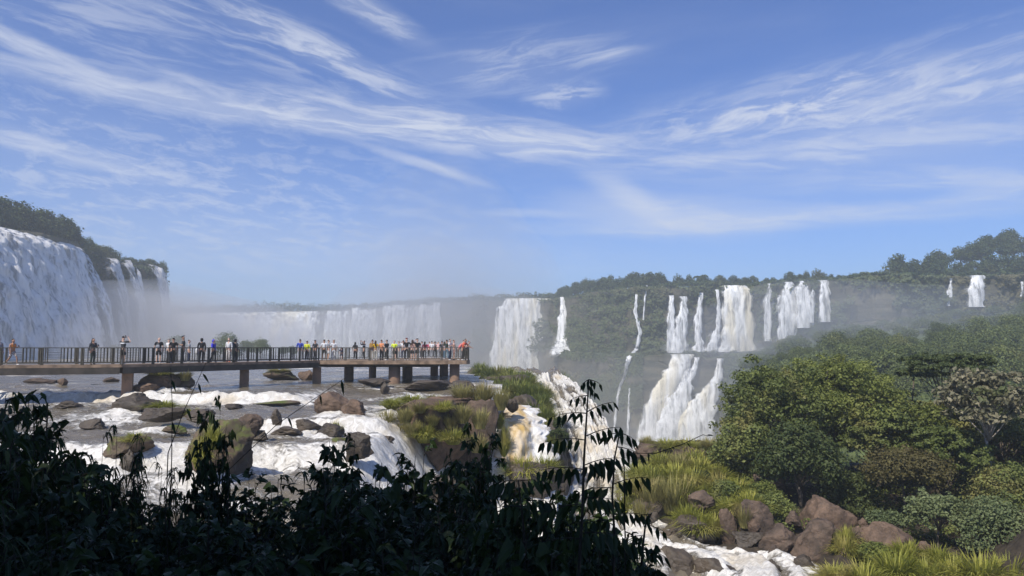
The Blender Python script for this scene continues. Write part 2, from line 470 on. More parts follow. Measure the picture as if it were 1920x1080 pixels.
def cliff(name, px, prof, seed, label, facing):
    """prof: list of z; surface Y from facing(px, z). Rim is carried back as a plateau."""
    zz, off = np.array(prof).T
    PX, Z = np.meshgrid(px, zz, indexing='ij')
    Y = facing(PX, Z) + np.array(off)[None, :]
    V = WV(PX, Y, Z)
    n = fbm(V[..., 0] * .09, V[..., 1] * .09, V[..., 2] * .07, 4, seed)
    strat = fbm(V[..., 0] * .02, V[..., 1] * .02, V[..., 2] * .30, 3, seed + 5)
    d = 2.0 * n + 1.2 * strat
    nx = -V[..., 0:1] * 0 ; rad = V[..., :2] / np.linalg.norm(V[..., :2], axis=-1, keepdims=True)
    V[..., :2] += rad * d[..., None]
    V[..., 2] += .8 * n
    V[..., 2] += 2.6 * fbm(V[..., 0] * .055, V[..., 1] * .03, 0, 3, seed + 9) * np.exp(-((V[..., 2] + 3) / 4.5) ** 2)
    mb = MB(); mb.grid(V.reshape(-1, 3), len(px), len(zz), flip=False)
    o = mb.build(name, M['cliff'], smooth=True)
    return tag(o, None, None, None, 'structure')
profR = [(RIM_Z + 3, 900), (RIM_Z + 2, 300), (RIM_Z + 1, 60), (RIM_Z + .5, 12), (RIM_Z, 0)] + [(z, 0) for z in np.arange(29.5, -3, -1.6)]
profR2 = profR + [(-3.0, 0)] + [(z, 0) for z in np.arange(-3.2, -47, -1.8)]
cliff('cliff', np.concatenate([np.arange(200, 1030, 9), np.arange(1030, 2150, 5)]), profR2, 3, '', faceR)
def faceL(px, z): return rimL(px) + 0 * np.asarray(z, float)
pl = np.concatenate([np.arange(-700, 0, 25), np.arange(0, 300, 4), np.arange(300, 318.1, .6)])
zzL = [(RIM_Z + 1, 0)] + [(z, 0) for z in np.arange(RIM_Z, -5, -2.0)]
def cliff_left():
    zz = np.array(zzL)[:, 0]
    base = WV(pl, rimL(pl), np.full(len(pl), RIM_Z))[:, :2]
    base[:, :] = base
    V = np.zeros((len(pl), len(zz) + 3, 3))
    tn = np.gradient(base, axis=0); tn /= np.linalg.norm(tn, axis=1, keepdims=True)
    nr = np.stack([tn[:, 1], -tn[:, 0]], 1)          # towards the gorge
    for j, z in enumerate([RIM_Z + 2, RIM_Z + 1, RIM_Z + .6] + list(zz)):
        back = (260, 60, 8)[j] if j < 3 else 0
        q = base - nr * back if j >= 3 else base + np.array([-back, back * .05])
        n = fbm(q[:, 0] * .1, q[:, 1] * .1, z * .08, 4, 11)
        q = q + nr * (1.6 * n + .03 * (RIM_Z - z) * (j >= 3))[:, None]
        V[:, j, :2] = q; V[:, j, 2] = z + .4 * n * (j < 4)
    mb = MB(); mb.grid(V.reshape(-1, 3), len(pl), V.shape[1])
    tag(mb.build('cliff', M['cliff'], smooth=True), kind='structure')
cliff_left()

# gorge river far below, and the wide ground under everything
def flat(name, x0, x1, y0, y1, z, m, n=2):
    mb = MB(); xs, ys = np.linspace(x0, x1, n), np.linspace(y0, y1, n)
    X, Yy = np.meshgrid(xs, ys, indexing='ij')
    mb.grid(np.stack([X, Yy, X * 0 + z], -1).reshape(-1, 3), n, n)
    return tag(mb.build(name, m), kind='structure')
flat('ground', -6000, 6000, -300, 9000, -52, M['soil'])
gw = MB(); xs, ys = np.linspace(-420, 420, 60), np.linspace(60, 720, 60)
X, Yy = np.meshgrid(xs, ys, indexing='ij')
gw.grid(np.stack([X, Yy, -45.5 + fbm(X * .1, Yy * .1, 0, 3, 2) * .5], -1).reshape(-1, 3), 60, 60, at=(.5 + .3 * fbm(X * .02, Yy * .02, 0, 2, 9)).ravel())
tag(gw.build('gorge_water', M['water'], smooth=True), kind='structure')

# ------------------------------------------------------------------ waterfalls
def Yauto(px, py, off, facing=faceR):
    Y = rimR(px) - off
    for _ in range(6):
        z = (HOR - py) * Y / F
        Y = float(facing(px, z)) - off
    return Y
def waterfall(label, rows, m, group=None, bulge=.35, lump=.5, nu=16, per=8, off=3.2, name='waterfall', cat='waterfall', seed=0, depth=2.5):
    """rows, top to bottom: (left px, right px, py) or (left px, py, Y, right px, py, Y)."""
    L, Rr = [], []
    for k, r in enumerate(rows):
        if len(r) == 3:
            c = (r[0] + r[1]) / 2
            Yv = Yauto(c, r[2], off + (0 if k else -1.0))
            L.append(P(r[0], r[2], Yv)); Rr.append(P(r[1], r[2], Yv))
        else:
            L.append(P(r[0], r[1], r[2])); Rr.append(P(r[3], r[4], r[5]))
    L, Rr = np.array([list(p) for p in L]), np.array([list(p) for p in Rr])
    nk = len(rows); nv = (nk - 1) * per + 1
    tt = np.linspace(0, nk - 1, nv)
    def cr(A):                                            # Catmull-Rom through the rows
        i = np.clip(np.floor(tt).astype(int), 0, nk - 2); f = (tt - i)[:, None]
        p0, p1, p2, p3 = A[np.maximum(i - 1, 0)], A[i], A[i + 1], A[np.minimum(i + 2, nk - 1)]
        return .5 * (2 * p1 + (p2 - p0) * f + (2 * p0 - 5 * p1 + 4 * p2 - p3) * f ** 2 + (3 * p1 - p0 - 3 * p2 + p3) * f ** 3)
    A, B = cr(L), cr(Rr)
    u = np.linspace(0, 1, nu)[None, :, None]
    V = A[:, None, :] * (1 - u) + B[:, None, :] * u
    wd = np.linalg.norm(B - A, axis=1)[:, None]
    arc = np.sqrt(np.clip(1 - (2 * u[..., 0] - 1) ** 2, 0, 1))
    push = np.minimum(wd * bulge, depth) * (arc - .0)
    n = fbm(V[..., 0] * .7, V[..., 1] * .7, V[..., 2] * .10, 4, seed + 31, .6)
    push = push + lump * n * arc
    acr = (B - A) / np.maximum(wd, 1e-6); acr[:, 2] = 0
    nr = np.stack([acr[:, 1], -acr[:, 0], 0 * acr[:, 0]], -1)
    sgn = np.sign(-(nr * A).sum(1, keepdims=True)); nr = nr * sgn
    V = V + nr[:, None, :] * push[..., None]
    nz = fbm(tt[:, None] * 1.7 + 0 * u[..., 0], u[..., 0] * 0 + seed, 0, 3, seed + 3)
    jag = fbm(tt * 4.1, tt * 0 + seed, 0, 3, seed + 8)[:, None] * (1 - u[..., 0]) + fbm(tt * 4.3, tt * 0 + seed, 5, 3, seed + 9)[:, None] * u[..., 0]
    V = V + acr[:, None, :] * (np.minimum(wd * .05, .6) * nz + np.minimum(wd * .16, .9) * jag * np.abs(2 * u[..., 0] - 1))[..., None]
    vd = np.concatenate([[0], np.cumsum(np.linalg.norm(np.diff((A + B) / 2, axis=0), axis=1))])
    uv = np.stack([np.broadcast_to(u[..., 0], (nv, nu)), np.broadcast_to(vd[:, None], (nv, nu))], -1)
    mb = MB(); mb.grid(V.reshape(-1, 3), nv, nu, uv=uv.reshape(-1, 2))
    o = mb.build(name, M[m] if isinstance(m, str) else m, smooth=True)
    return tag(o, label, cat, group)
def strand(label, pts, m='fall_plain', **k):
    return waterfall(label, [(x - wd * .76, x + wd * .76, y) for x, y, wd in pts], m, nu=13, **k)

GR = 'waterfalls on the right-hand cliff'
waterfall('broad bright white waterfall plunging beside the platform end of the gorge', [(942, 1035, 560), (930, 1034, 580), (920, 1030, 630), (913, 1024, 690), (910, 1020, 740)], 'fall_white', GR, nu=40, depth=4)
strand('narrow white fall just beside the broad bright one, spreading at its foot', [(1053, 557, 6), (1055, 600, 15), (1055, 640, 25), (1047, 664, 26), (1036, 670, 12)], group=GR)
strand('thin zigzag thread of water down the green cliff wall', [(1193, 552, 4), (1191, 585, 5), (1199, 620, 6), (1195, 648, 6), (1193, 655, 6), (1181, 668, 7), (1172, 700, 5), (1160, 735, 4), (1154, 780, 4), (1150, 825, 4)], group=GR, per=10)
strand('faint drip of water near the cliff top beside the zigzag thread', [(1212, 535, 3), (1209, 560, 3), (1206, 600, 3)], 'fall_wisp', group=GR)
strand('faint lower trickle on misty rock below the zigzag thread', [(1180, 728, 4), (1178, 770, 5), (1177, 830, 6)], 'fall_wisp', group=GR)
strand('slim white fall, first of the pair ending on the ledge', [(1258, 554, 6), (1256, 600, 11), (1257, 661, 14)], group=GR)
strand('thicker white fall, second of the pair ending on the ledge', [(1281, 556, 9), (1277, 600, 17), (1271, 645, 26), (1270, 662, 30)], group=GR)
strand('slender single fall between the pair and the wide golden fall', [(1313, 549, 7), (1308, 600, 10), (1309, 640, 13), (1309, 660, 18)], group=GR)
waterfall('wide white fall with a golden streak, largest on the two-step cliff', [(1354, 1404, 536), (1351, 1411, 548), (1349, 1415, 580), (1347, 1416, 615), (1344, 1417, 645), (1330, 1424, 660)], 'fall_white', GR, nu=30, depth=4, seed=3)
strand('side strand hugging the wide golden fall down to its foam', [(1344, 543, 4), (1347, 580, 6), (1346, 610, 9), (1337, 640, 16), (1332, 662, 26)], group=GR)
strand('veil-thin fall immediately beyond the wide golden fall', [(1441, 532, 7), (1439, 565, 17), (1438, 640, 13)], 'fall_wisp', group=GR)
strand('tall white fall splitting around dark rock halfway down', [(1477, 529, 10), (1475, 560, 28), (1478, 600, 32), (1472, 640, 26)], 'fall_plain', group=GR)
strand('ragged white fall tucked behind the forest slope top', [(1502, 527, 5), (1502, 541, 18), (1506, 580, 28), (1506, 615, 24)], 'fall_plain', group=GR)
strand('hair-thin fall between the ragged fall and the straight one', [(1522, 531, 4), (1521, 560, 9), (1520, 605, 10)], 'fall_wisp', group=GR)
strand('straight ribbon-like white fall, last before the bare brown wall', [(1543, 526, 14), (1544, 560, 15), (1546, 604, 20)], group=GR)
strand('thin double-threaded fall below the tree-covered hill', [(1783, 522, 4), (1779, 548, 8), (1776, 574, 9)], 'fall_wisp', group=GR)
strand('short bright fall under the tree-covered hill', [(1827, 517, 20), (1826, 545, 24), (1826, 576, 26)], group=GR)
strand('dim sliver of a fall at the far edge of the hill', [(1915, 528, 5), (1914, 556, 6)], 'fall_wisp', group=GR)
GL = 'lower-step falls under the ledge'
strand('long lower fall sliding from the ledge lip down dark rock', [(1277, 664, 30), (1264, 700, 30), (1243, 740, 36), (1229, 790, 42), (1224, 850, 50)], 'fall_white', group=GL, nu=None) if 0 else \
strand('long lower fall sliding from the ledge lip down dark rock', [(1277, 664, 30), (1264, 700, 30), (1243, 740, 36), (1229, 790, 42), (1224, 850, 50)], 'fall_white', group=GL)
strand('lower fall widening beside the long slide', [(1284, 667, 9), (1286, 700, 11), (1282, 725, 24), (1267, 760, 36), (1258, 800, 42), (1254, 850, 50)], group=GL)
strand('short crooked strand joining the middle lower fall', [(1306, 670, 6), (1298, 697, 10), (1287, 722, 14), (1279, 735, 14)], group=GL)
waterfall('widest lower fall, cream-tinted, fanning out behind the big leafy tree', [(1343, 1357, 672), (1334, 1353, 705), (1310, 1350, 735), (1282, 1346, 765), (1264, 1341, 805), (1254, 1338, 850)], 'fall_white', GL, nu=26, seed=9)
strand('tiny trickle among shrubs beside the big leafy tree', [(1396, 684, 3), (1394, 694, 7), (1390, 705, 8)], group=GL)
strand('small rounded spill of white water between the two nearer trees', [(1640, 694, 8), (1650, 690, 16), (1666, 694, 26), (1672, 716, 30)], group=GL)

GF = 'curtain falls on the left-hand cliff'
def yl(px): return float(rimL(px))
def rl(pl_, pyl, dl, pr, pyr, dr): return (pl_, pyl, dl, pr, pyr, dr)
m_l = 'fall_left'
waterfall('huge grey-white curtain fall pouring over the wooded cliff', [
    (-420, 330, 133, 136, 457, 232), (-404, 333, 131, 150, 462, 229), (-390, 350, 128, 162, 474, 227), (-376, 385, 126, 170, 505, 226), (-360, 460, 123, 182, 560, 222), (-345, 600, 120, 199, 620, 219), (-340, 760, 118, 206, 664, 217)],
    m_l, GF, bulge=.0, lump=1.0, nu=150, per=10, depth=0, seed=21)
waterfall('thin slanting veil at the edge of the huge curtain', [(140, 470, 231, 158, 480, 240), (156, 520, 226, 174, 515, 238), (176, 580, 222, 198, 572, 234), (190, 655, 220, 214, 658, 232)], 'fall_wisp', GF, bulge=.2, lump=.6, nu=12, seed=22)
waterfall('first slim curtain beyond the huge one, under drooping trees', [(189, 483, 257, 212, 486, 268), (197, 500, 254, 219, 500, 266), (208, 560, 249, 232, 560, 262), (216, 660, 246, 244, 660, 259)], 'fall_slim', GF, bulge=.25, lump=.8, nu=16, seed=23)
waterfall('middle slim curtain falling between leafy outcrops', [(222, 487, 269, 239, 488, 277), (229, 505, 267, 246, 505, 275), (240, 560, 262, 260, 560, 272), (246, 660, 259, 268, 660, 270)], 'fall_slim', GF, bulge=.25, lump=.7, nu=14, seed=24)
waterfall('narrow pointed strand between the slim curtains and the last one', [(252, 500, 284, 257, 500, 286), (256, 525, 281, 266, 525, 284), (262, 570, 278, 273, 570, 282), (266, 660, 276, 278, 660, 280)], 'fall_slim', GF, bulge=.2, lump=.4, nu=10, seed=25)
waterfall('last pale curtain at the very end of the wooded cliff', [(270, 494, 290, 303, 506, 300), (278, 505, 288, 306, 515, 299), (288, 560, 284, 311, 560, 298), (296, 665, 280, 319, 665, 296)], 'fall_slim', GF, bulge=.2, lump=.8, nu=18, seed=26)

GT = 'far horseshoe falls in the mist'
waterfall('long misty wall of falling water at the head of the gorge', [(312, 480 + 108, 688, 610, 583, 632), (313, 592, 686, 607, 589, 629), (314, 620, 683, 603, 618, 625), (315, 665, 680, 598, 665, 621)], 'fall_white', GT, bulge=0, lump=2.5, nu=90, seed=31)
for q_, (a_, b_) in enumerate(((600, 672), (648, 728), (700, 785), (752, 840))):
    ya, yb = rimR(a_) - 4, rimR(b_) - 4
    pya, pyb = HOR - 29.5 * F / ya, HOR - 29.5 * F / yb
    waterfall('broken white veil of far water ' + ('starting where the long misty wall ends', 'behind the short person standing apart', 'behind the golden yellow and neon shirts', 'ending above the packed platform end')[q_], [(a_, pya, ya, b_, pyb, yb), (a_ - 1, pya + 12, ya - 2, b_ + 1, pyb + 12, yb - 2), (a_ - 2, 625, ya - 4, b_ + 2, 625, yb - 4), (a_ - 2, 672, ya - 5, b_ + 2, 672, yb - 5)], 'fall_veil', GT, bulge=0, lump=1.5, nu=30, seed=60 + q_)
for nm, a in (('first separate fall beyond the long misty wall', (614, 632, 583, 606, 630)), ('pale slanting fall second beyond the long misty wall', (661, 678, 577, 654, 672)),
              ('faint narrow fall behind the crowd on the platform', (722, 732, 574, 720, 729)), ('broad pale fall behind the crowd on the platform', (737, 764, 572, 732, 757)),
              ('slanting pale fall above the platform end', (789, 798, 571, 781, 793)), ('tapering pale fall nearest the platform railing end', (814, 826, 568, 806, 828))):
    waterfall(nm, [(a[0] - 3, a[1] + 3, a[2]), (a[0] - 5, a[1] + 3, a[2] + 12), (a[3] - 1, a[4] + 4, 620), (a[3] - 3, a[4] + 5, 670)], 'fall_plain', GT, nu=12, seed=int(a[0]))

# ------------------------------------------------------------------ near river
def riverz(x, y):
    x, y = np.asarray(x, float), np.asarray(y, float)
    n = vnoise(x * .22, y * .1, 0, 5)
    m = sstep(x, -14.5, -11.5)
    y1 = 48.2 + .8 * n
    za = -.58 * sstep(y1 - y, 0, .7)
    zb = -.75 * sstep(66 + 1.5 * n - y, 0, 16)
    z = -2.95 + za * (1 - m) + zb * m
    y2 = 39.2 + .7 * vnoise(x * .35, 0, 0, 8)
    steep = sstep(x, -15, -13) * (1 - sstep(x, -7.5, -6))
    z = z - .55 * (steep * sstep(y2 - y, 0, .6) + (1 - steep) * sstep(42 - y, 0, 4.5))
    y3 = 33.5 + 1.2 * vnoise(x * .3, 3.3, 0, 9)
    z = z - .95 * sstep(y3 - y, 0, 2.4)
    z = z - 1.6 * sstep(30 - y, 0, 8)
    z = z - 2.2 * sstep(x, -7, -3.5) * sstep(46 - y, 0, 2.5) - 4.3 * sstep(x, -6.5, 0) * sstep(45 - y, 0, 5)
    return z
WAKES = []
for (a_, b_, c_, z_) in ((105, 123, 724, -2.95), (252, 358, 733, -2.95), (586, 662, 772, -3.55), (636, 684, 780, -3.7), (214, 302, 769, -3.5), (256, 346, 786, -3.55), (436, 488, 806, -3.7), (506, 527, 791, -3.7), (552, 600, 808, -4.1), (588, 642, 817, -4.15), (345, 466, 885, -5.0), (190, 282, 853, -4.5), (658, 692, 852, -4.6), (702, 800, 818, -4.9), (780, 880, 850, -5.3), (216, 243, 738, -2.95), (728, 750, 736, -3.75), (843, 861, 732, -3.75)):
    y_ = -z_ * F / (c_ - HOR); WAKES.append((((a_ + b_) / 2 - CX) / F * y_, y_, max(.5, (b_ - a_) / 2 * y_ / F)))
def near_river():
    xs, ys = np.arange(-46, 12.01, .17), np.arange(15, 60.01, .17)
    X, Yy = np.meshgrid(xs, ys, indexing='ij')
    Z = riverz(X, Yy)
    gx, gy = np.gradient(Z, .17, .17)
    sl_ = np.sqrt(gx ** 2 + gy ** 2)
    fo = np.clip(sl_ * 1.5, 0, 1.0)
    for j in range(len(ys) - 2, -1, -1):                 # foam is carried downstream
        fo[:, j] = np.maximum(fo[:, j], fo[:, j + 1] * .952)
    base = np.where(Yy < 47.5, .17, .02) + .30 * fbm(X * .3, Yy * .45, 0, 3, 4) + .12 * sstep(X, -14, -8)
    fo = np.clip(np.maximum(fo * .85, base) + .15 * fbm(X * .12, Yy * .3, 0, 2, 14), 0, 1)
    for (rx, ry, rr) in WAKES:
        d2 = ((X - rx) / rr) ** 2 + ((Yy - ry + rr * .5) / (rr * 1.1)) ** 2
        fo = np.clip(fo + .75 * np.exp(-d2 * .9) * (.6 + .5 * fbm(X * .8, Yy * .8, 0, 2, 15)), 0, 1)
        Z = Z + .22 * np.exp(-((X - rx) / rr) ** 2 - ((Yy - ry - rr * .4) / (rr * .8)) ** 2)
    Z = Z + (.03 + .17 * fo) * fbm(X * 1.0, Yy * 1.3, 0, 5, 6, .6) + .05 * fbm(X * .4, Yy * .9, 0, 2, 7) + .22 * fo * np.abs(fbm(X * .9, Yy * .9, 0, 4, 16, .6))
    px, py = pxof(X, Yy, Z)
    keep = (px < 945) | (Yy < 43.4) & (px < 1045)
    mb = MB(); mb.grid(np.stack([X, Yy, Z], -1).reshape(-1, 3), len(xs), len(ys), at=fo.ravel() + .001, keep=keep)
    xs2 = np.arange(-260, 12, .8); ys2 = np.concatenate([np.arange(60.0, 130, .45), np.arange(130, 330, 2.5)])
    X, Yy = np.meshgrid(xs2, ys2, indexing='ij')
    Z = riverz(X, Yy) + .07 * fbm(X * .35, Yy * .6, 0, 3, 6) * sstep(Yy, 60, 62)
    px, py = pxof(X, Yy, Z)
    fo = np.clip(.12 + .35 * fbm(X * .10, Yy * .25, 0, 3, 4) + .2 * sstep(X, -16, -8), 0, 1)
    edge_ = np.interp(Yy, [48, 55, 62, 70, 80, 88], [985, 970, 945, 915, 893, 886])
    keep = ((px < edge_) & (Yy < 92)) | (px < 1005 - (Yy - 90) * 4.2) & (Yy < 140) & (Yy > 89) | (X < -.42 * Yy + 10) & (px < 620)
    mb.grid(np.stack([X, Yy, Z], -1).reshape(-1, 3), len(xs2), len(ys2), at=fo.ravel() + .001, keep=keep)
    tag(mb.build('river', M['water'], smooth=True), kind='structure')
near_river()

# cascade down the lip and the lower stream (flows towards the lower right)
CAS = [(940, 1048, 694, 96), (985, 1050, 697, 91), (1002, 1078, 722, 85), (1022, 1112, 757, 77), (1046, 1140, 800, 69), (1066, 1166, 850, 61), (1076, 1190, 900, 54),
       (1050, 1215, 945, 48.5), (1000, 1260, 985, 44), (960, 1345, 1018, 40.5), (960, 1545, 1058, 37.5), (960, 1570, 1130, 33)]
def strip(rows, nu, per, zoff=0.0, widen=0.0, skirt=None):
    L = np.array([list(P(r[0] - widen, r[2], r[3])) for r in rows]); Rr = np.array([list(P(r[1] + widen, r[2], r[3])) for r in rows])
    nk = len(rows); tt = np.linspace(0, nk - 1, (nk - 1) * per + 1)
    i = np.clip(np.floor(tt).astype(int), 0, nk - 2); f = (tt - i)[:, None]
    def cr(A):
        p0, p1, p2, p3 = A[np.maximum(i - 1, 0)], A[i], A[i + 1], A[np.minimum(i + 2, nk - 1)]
        return .5 * (2 * p1 + (p2 - p0) * f + (2 * p0 - 5 * p1 + 4 * p2 - p3) * f ** 2 + (3 * p1 - p0 - 3 * p2 + p3) * f ** 3)
    A, B = cr(L), cr(Rr); u = np.linspace(0, 1, nu)[None, :, None]
    V = A[:, None] * (1 - u) + B[:, None] * u
    V[..., 2] += zoff
    return V, u
def cascade():
    V, u = strip(CAS, 90, 24)
    vl = np.concatenate([[0], np.cumsum(np.linalg.norm(np.diff(V[:, 45], axis=0), axis=1))])[:, None]
    stk = fbm(u[..., 0] * 13 + .3 * fbm(u[..., 0] * 4, vl * .12, 0, 2, 46), vl * .16, 0, 5, 45, .6)
    n = fbm(V[..., 0] * .55, V[..., 1] * .4, 0, 4, 41)
    arc = np.sqrt(np.clip(1 - (2 * u[..., 0] - 1) ** 2, 0, 1))
    V[..., 2] += .38 * n * (.4 + .6 * arc) + .5 * arc * sstep(V[..., 1], 46, 60) * (1 - sstep(V[..., 1], 84, 90))
    V[..., 2] += .34 * stk
    V[..., 2] += .12 * fbm(V[..., 0] * 1.7, V[..., 1] * 1.7, 0, 3, 42)
    fo = np.clip(.60 + .48 * stk + .2 * fbm(V[..., 0] * .35, V[..., 1] * .2, 0, 3, 43), .05, 1) * (1 - .75 * sstep(V[..., 1], 88, 92))
    mb = MB(); mb.grid(V.reshape(-1, 3), V.shape[0], V.shape[1], at=fo.ravel() + .001)
    tag(mb.build('rapids', M['water'], smooth=True), kind='structure')
    V, u = strip(CAS, 24, 8, -.9, 14)
    s = np.abs(2 * u[..., 0] - 1)
    n = fbm(V[..., 0] * .4, V[..., 1] * .4, 0, 4, 44)
    V[..., 2] += .5 * n - 1.4 * sstep(s, .8, 1.0)
    drop = V[:, -1:, :].copy(); drop[..., 2] -= 38; drop[..., 0] += 2
    d2 = V[:, :1, :].copy(); d2[..., 2] -= 9; d2[..., 0] -= 1
    V = np.concatenate([d2, V, drop], 1)
    mb = MB(); mb.grid(V.reshape(-1, 3), V.shape[0], V.shape[1])
    tag(mb.build('riverbed', M['wet_rock'], smooth=True), kind='structure')
cascade()
waterfall('golden-brown and white near fall spilling beside the grassy islet', [(940, 757, 48.0, 1000, 760, 49.0), (934, 766, 46.6, 1012, 770, 47.8), (928, 790, 45.0, 1026, 798, 46.4), (926, 825, 44.2, 1036, 830, 45.4), (928, 880, 43.4, 1042, 884, 44.6)],
          'fall_gold', None, bulge=.16, lump=.45, nu=44, per=14, depth=1.3, seed=51)
# ------------------------------------------------------------------ bed and banks
def bank(name, xs, ys, zf, m, keepf=None, smooth=True):
    X, Yy = np.meshgrid(xs, ys, indexing='ij'); Z = zf(X, Yy)
    keep = keepf(X, Yy, Z) if keepf else None
    mb = MB(); mb.grid(np.stack([X, Yy, Z], -1).reshape(-1, 3), len(xs), len(ys), keep=keep)
    return tag(mb.build(name, m, smooth=smooth), kind='structure')
def zbank(x, y):
    px = CX + F * x / y
    zf = -10.6 + 2.6 * sstep(y, 41, 58) * (1 - sstep(px, 1340, 1420)) + 1.2 * sstep(y, 41, 55) * sstep(px, 1380, 1500)
    edge = 38.6 + 2.6 * (1 - sstep(px, 1180, 1400)) - 4.5 * sstep(px, 1480, 1620)
    zf = zf - 2.0 * sstep(edge + 1.2 - y, 0, 2.2)
    zf = zf - 34 * sstep(y, 62, 82)
    zf = zf - 7 * sstep(1205 - px, 0, 40)
    zf = zf + 3.5 * sstep(px, 1750, 2050)
    return zf + .45 * fbm(x * .45, y * .45, 0, 4, 61)
bank('riverbank', np.arange(4, 75, .5), np.arange(32, 86, .5), zbank, M['soil'], lambda X, Y, Z: (CX + F * X / Y > 1165))
def zground(x, y):
    return -1.55 - .13 * y - .010 * np.clip(y, 0, None) ** 2 + .25 * np.clip(-x - 4, 0, 6) * .5 + .12 * fbm(x * .8, y * .8, 0, 3, 62)
bank('near_ground', np.arange(-16, 9.1, .4), np.arange(-14, 16, .4), zground, M['soil'])
# forested slope across the gorge
SL_TOP = lut([(1330, 760), (1390, 694), (1440, 672), (1500, 640), (1560, 630), (1640, 622), (1750, 604), (1850, 594), (1920, 585), (2200, 560)])
SL_FRONT = lut([(1330, 780), (1390, 760), (1500, 748), (1700, 735), (1920, 735), (2200, 760)])
def slope_pt(px, t):
    Y = 120 + 165 * t
    zt = (HOR - SL_TOP(px)) * 285 / F; zb = (HOR - SL_FRONT(px)) * 120 / F
    return Y, zb + (zt - zb) * t
def slope():
    px = np.linspace(1330, 2200, 110); t = np.linspace(-.3, 1.1, 40)
    PX, TT = np.meshgrid(px, t, indexing='ij')
    Y, Z = slope_pt(PX, TT)
    Z = np.where(TT > 1, Z - (TT - 1) * 120, Z); Z = np.where(TT < 0, Z + TT * 130, Z)
    Z = np.where(PX < 1385, Z - (1385 - PX) * .45, Z)
    V = WV(PX, Y, Z); V[..., 2] += 1.0 * fbm(V[..., 0] * .06, V[..., 1] * .06, 0, 4, 71)
    mb = MB(); mb.grid(V.reshape(-1, 3), len(px), len(t))
    tag(mb.build('hill', M['undergrowth'], smooth=True), kind='structure')
slope()
# ------------------------------------------------------------------ boulders
def ico(sub):
    bpy_bm = __import__('bmesh'); bm = bpy_bm.new(); bpy_bm.ops.create_icosphere(bm, subdivisions=sub, radius=1.0)
    v = np.array([list(q.co) for q in bm.verts]); f = np.array([[q.index for q in p.verts] for p in bm.faces]); bm.free()
    return v, f
ICO5, ICO3 = ico(5), ico(3)
def boulder_mesh(name, seed, m, facets=13, rough=.10, block=.0):
    rg = np.random.default_rng(seed); v, f = ICO5; v = v.copy()
    if block: v = np.sign(v) * np.abs(v) ** (1 - block); v /= np.abs(v).max()
    r = np.ones(len(v)); d = v / np.linalg.norm(v, axis=1, keepdims=True)
    for _ in range(facets):                                 # planes cut the ball into a chipped block
        n = rg.normal(size=3); n[2] *= .7; n /= np.linalg.norm(n)
        lim = rg.uniform(.52, .90); dt = v @ n
        over = np.clip(dt - lim, 0, None); v -= over[:, None] * n * .985
    n = fbm(d[:, 0] * 1.6 + seed, d[:, 1] * 1.6, d[:, 2] * 1.6, 5, seed, .52)
    v = v + d * (rough * n + .045 * fbm(v[:, 0] * 5 + seed, v[:, 1] * 5, v[:, 2] * 8, 4, seed + 1, .6))[:, None]
    v -= (v.max(0) + v.min(0)) / 2; v /= (v.max(0) - v.min(0)) / 2
    mb = MB(); mb.add(v, f)
    return mb.mesh(name, M[m], smooth=True)
BM = {}
def boulder(px0, px1, py0, py1, Y, label, m='basalt', var=0, dep=.8, rz=0.0, group=None, sink=.34, block=0.0, facets=13, name='boulder'):
    key = (m, var, block, facets)
    if key not in BM: BM[key] = boulder_mesh('boulder', 100 + var * 7 + len(BM), m, facets, block=block)
    c = P((px0 + px1) / 2, py1, Y); wd = (px1 - px0) * Y / F; ht = (py1 - py0) * Y / F
    o = link(name, BM[key], None, (c.x, c.y + wd * dep * .25, c.z - sink * ht + (ht * (1 + sink)) / 2))
    o.scale = (wd / 2 * 1.04, wd * dep / 2, ht * (1 + sink) / 2); o.rotation_euler.z = rz
    return tag(o, label, 'boulder', group)
def Yw(py, z=-2.95): return -z * F / (py - HOR)

# ------------------------------------------------------------------ grass clumps
def tuft_mesh(name, seed, n=420, m='grass', droop=1.0, wid=.022, spread=.62, flat=0.0):
    rg = np.random.default_rng(seed)
    V = np.zeros((n, 4, 2, 3))
    a = rg.uniform(0, 2 * math.pi, n); r0 = np.sqrt(rg.uniform(0, 1, n)) * .33
    L = rg.uniform(.5, 1.08, n); lean = rg.uniform(.10, 1.0, n) ** .8 * spread
    dirx, diry = np.cos(a), np.sin(a); bx, by = dirx * r0, diry * r0
    a2 = a + rg.normal(0, .5, n); dx, dy = np.cos(a2), np.sin(a2)
    for k, t in enumerate((0, .38, .72, 1.0)):
        out = L * lean * (t + .7 * droop * t * t); up = L * (t * (1 - .25 * lean) - droop * .62 * lean * t * t * t)
        c = np.stack([bx + dx * out, by + dy * out, up * (1 - flat)], -1)
        wv = (wid * (1, .95, .6, .06)[k]) * np.stack([-dy, dx, 0 * dx], -1) * rg.uniform(.7, 1.3, n)[:, None]
        V[:, k, 0] = c - wv; V[:, k, 1] = c + wv
    q = np.arange(n)[:, None, None] * 8 + np.arange(3)[None, :, None] * 2 + np.array([0, 1, 3, 2])[None, None]
    mb = MB(); mb.add(V.reshape(-1, 3), q.reshape(-1, 4))
    return mb.mesh(name, M[m])
TM = {'grass': [tuft_mesh('grass_clump', 200 + i, 620, 'grass', 1.25, .024, .74) for i in range(4)],
      'grass_dry': [tuft_mesh('grass_clump', 220 + i, m='grass_dry', droop=.8) for i in range(3)],
      'reed_green': [tuft_mesh('grass_clump', 240 + i, 900, 'reed_green', 1.15, .026, .75) for i in range(4)]}
NG = [0]
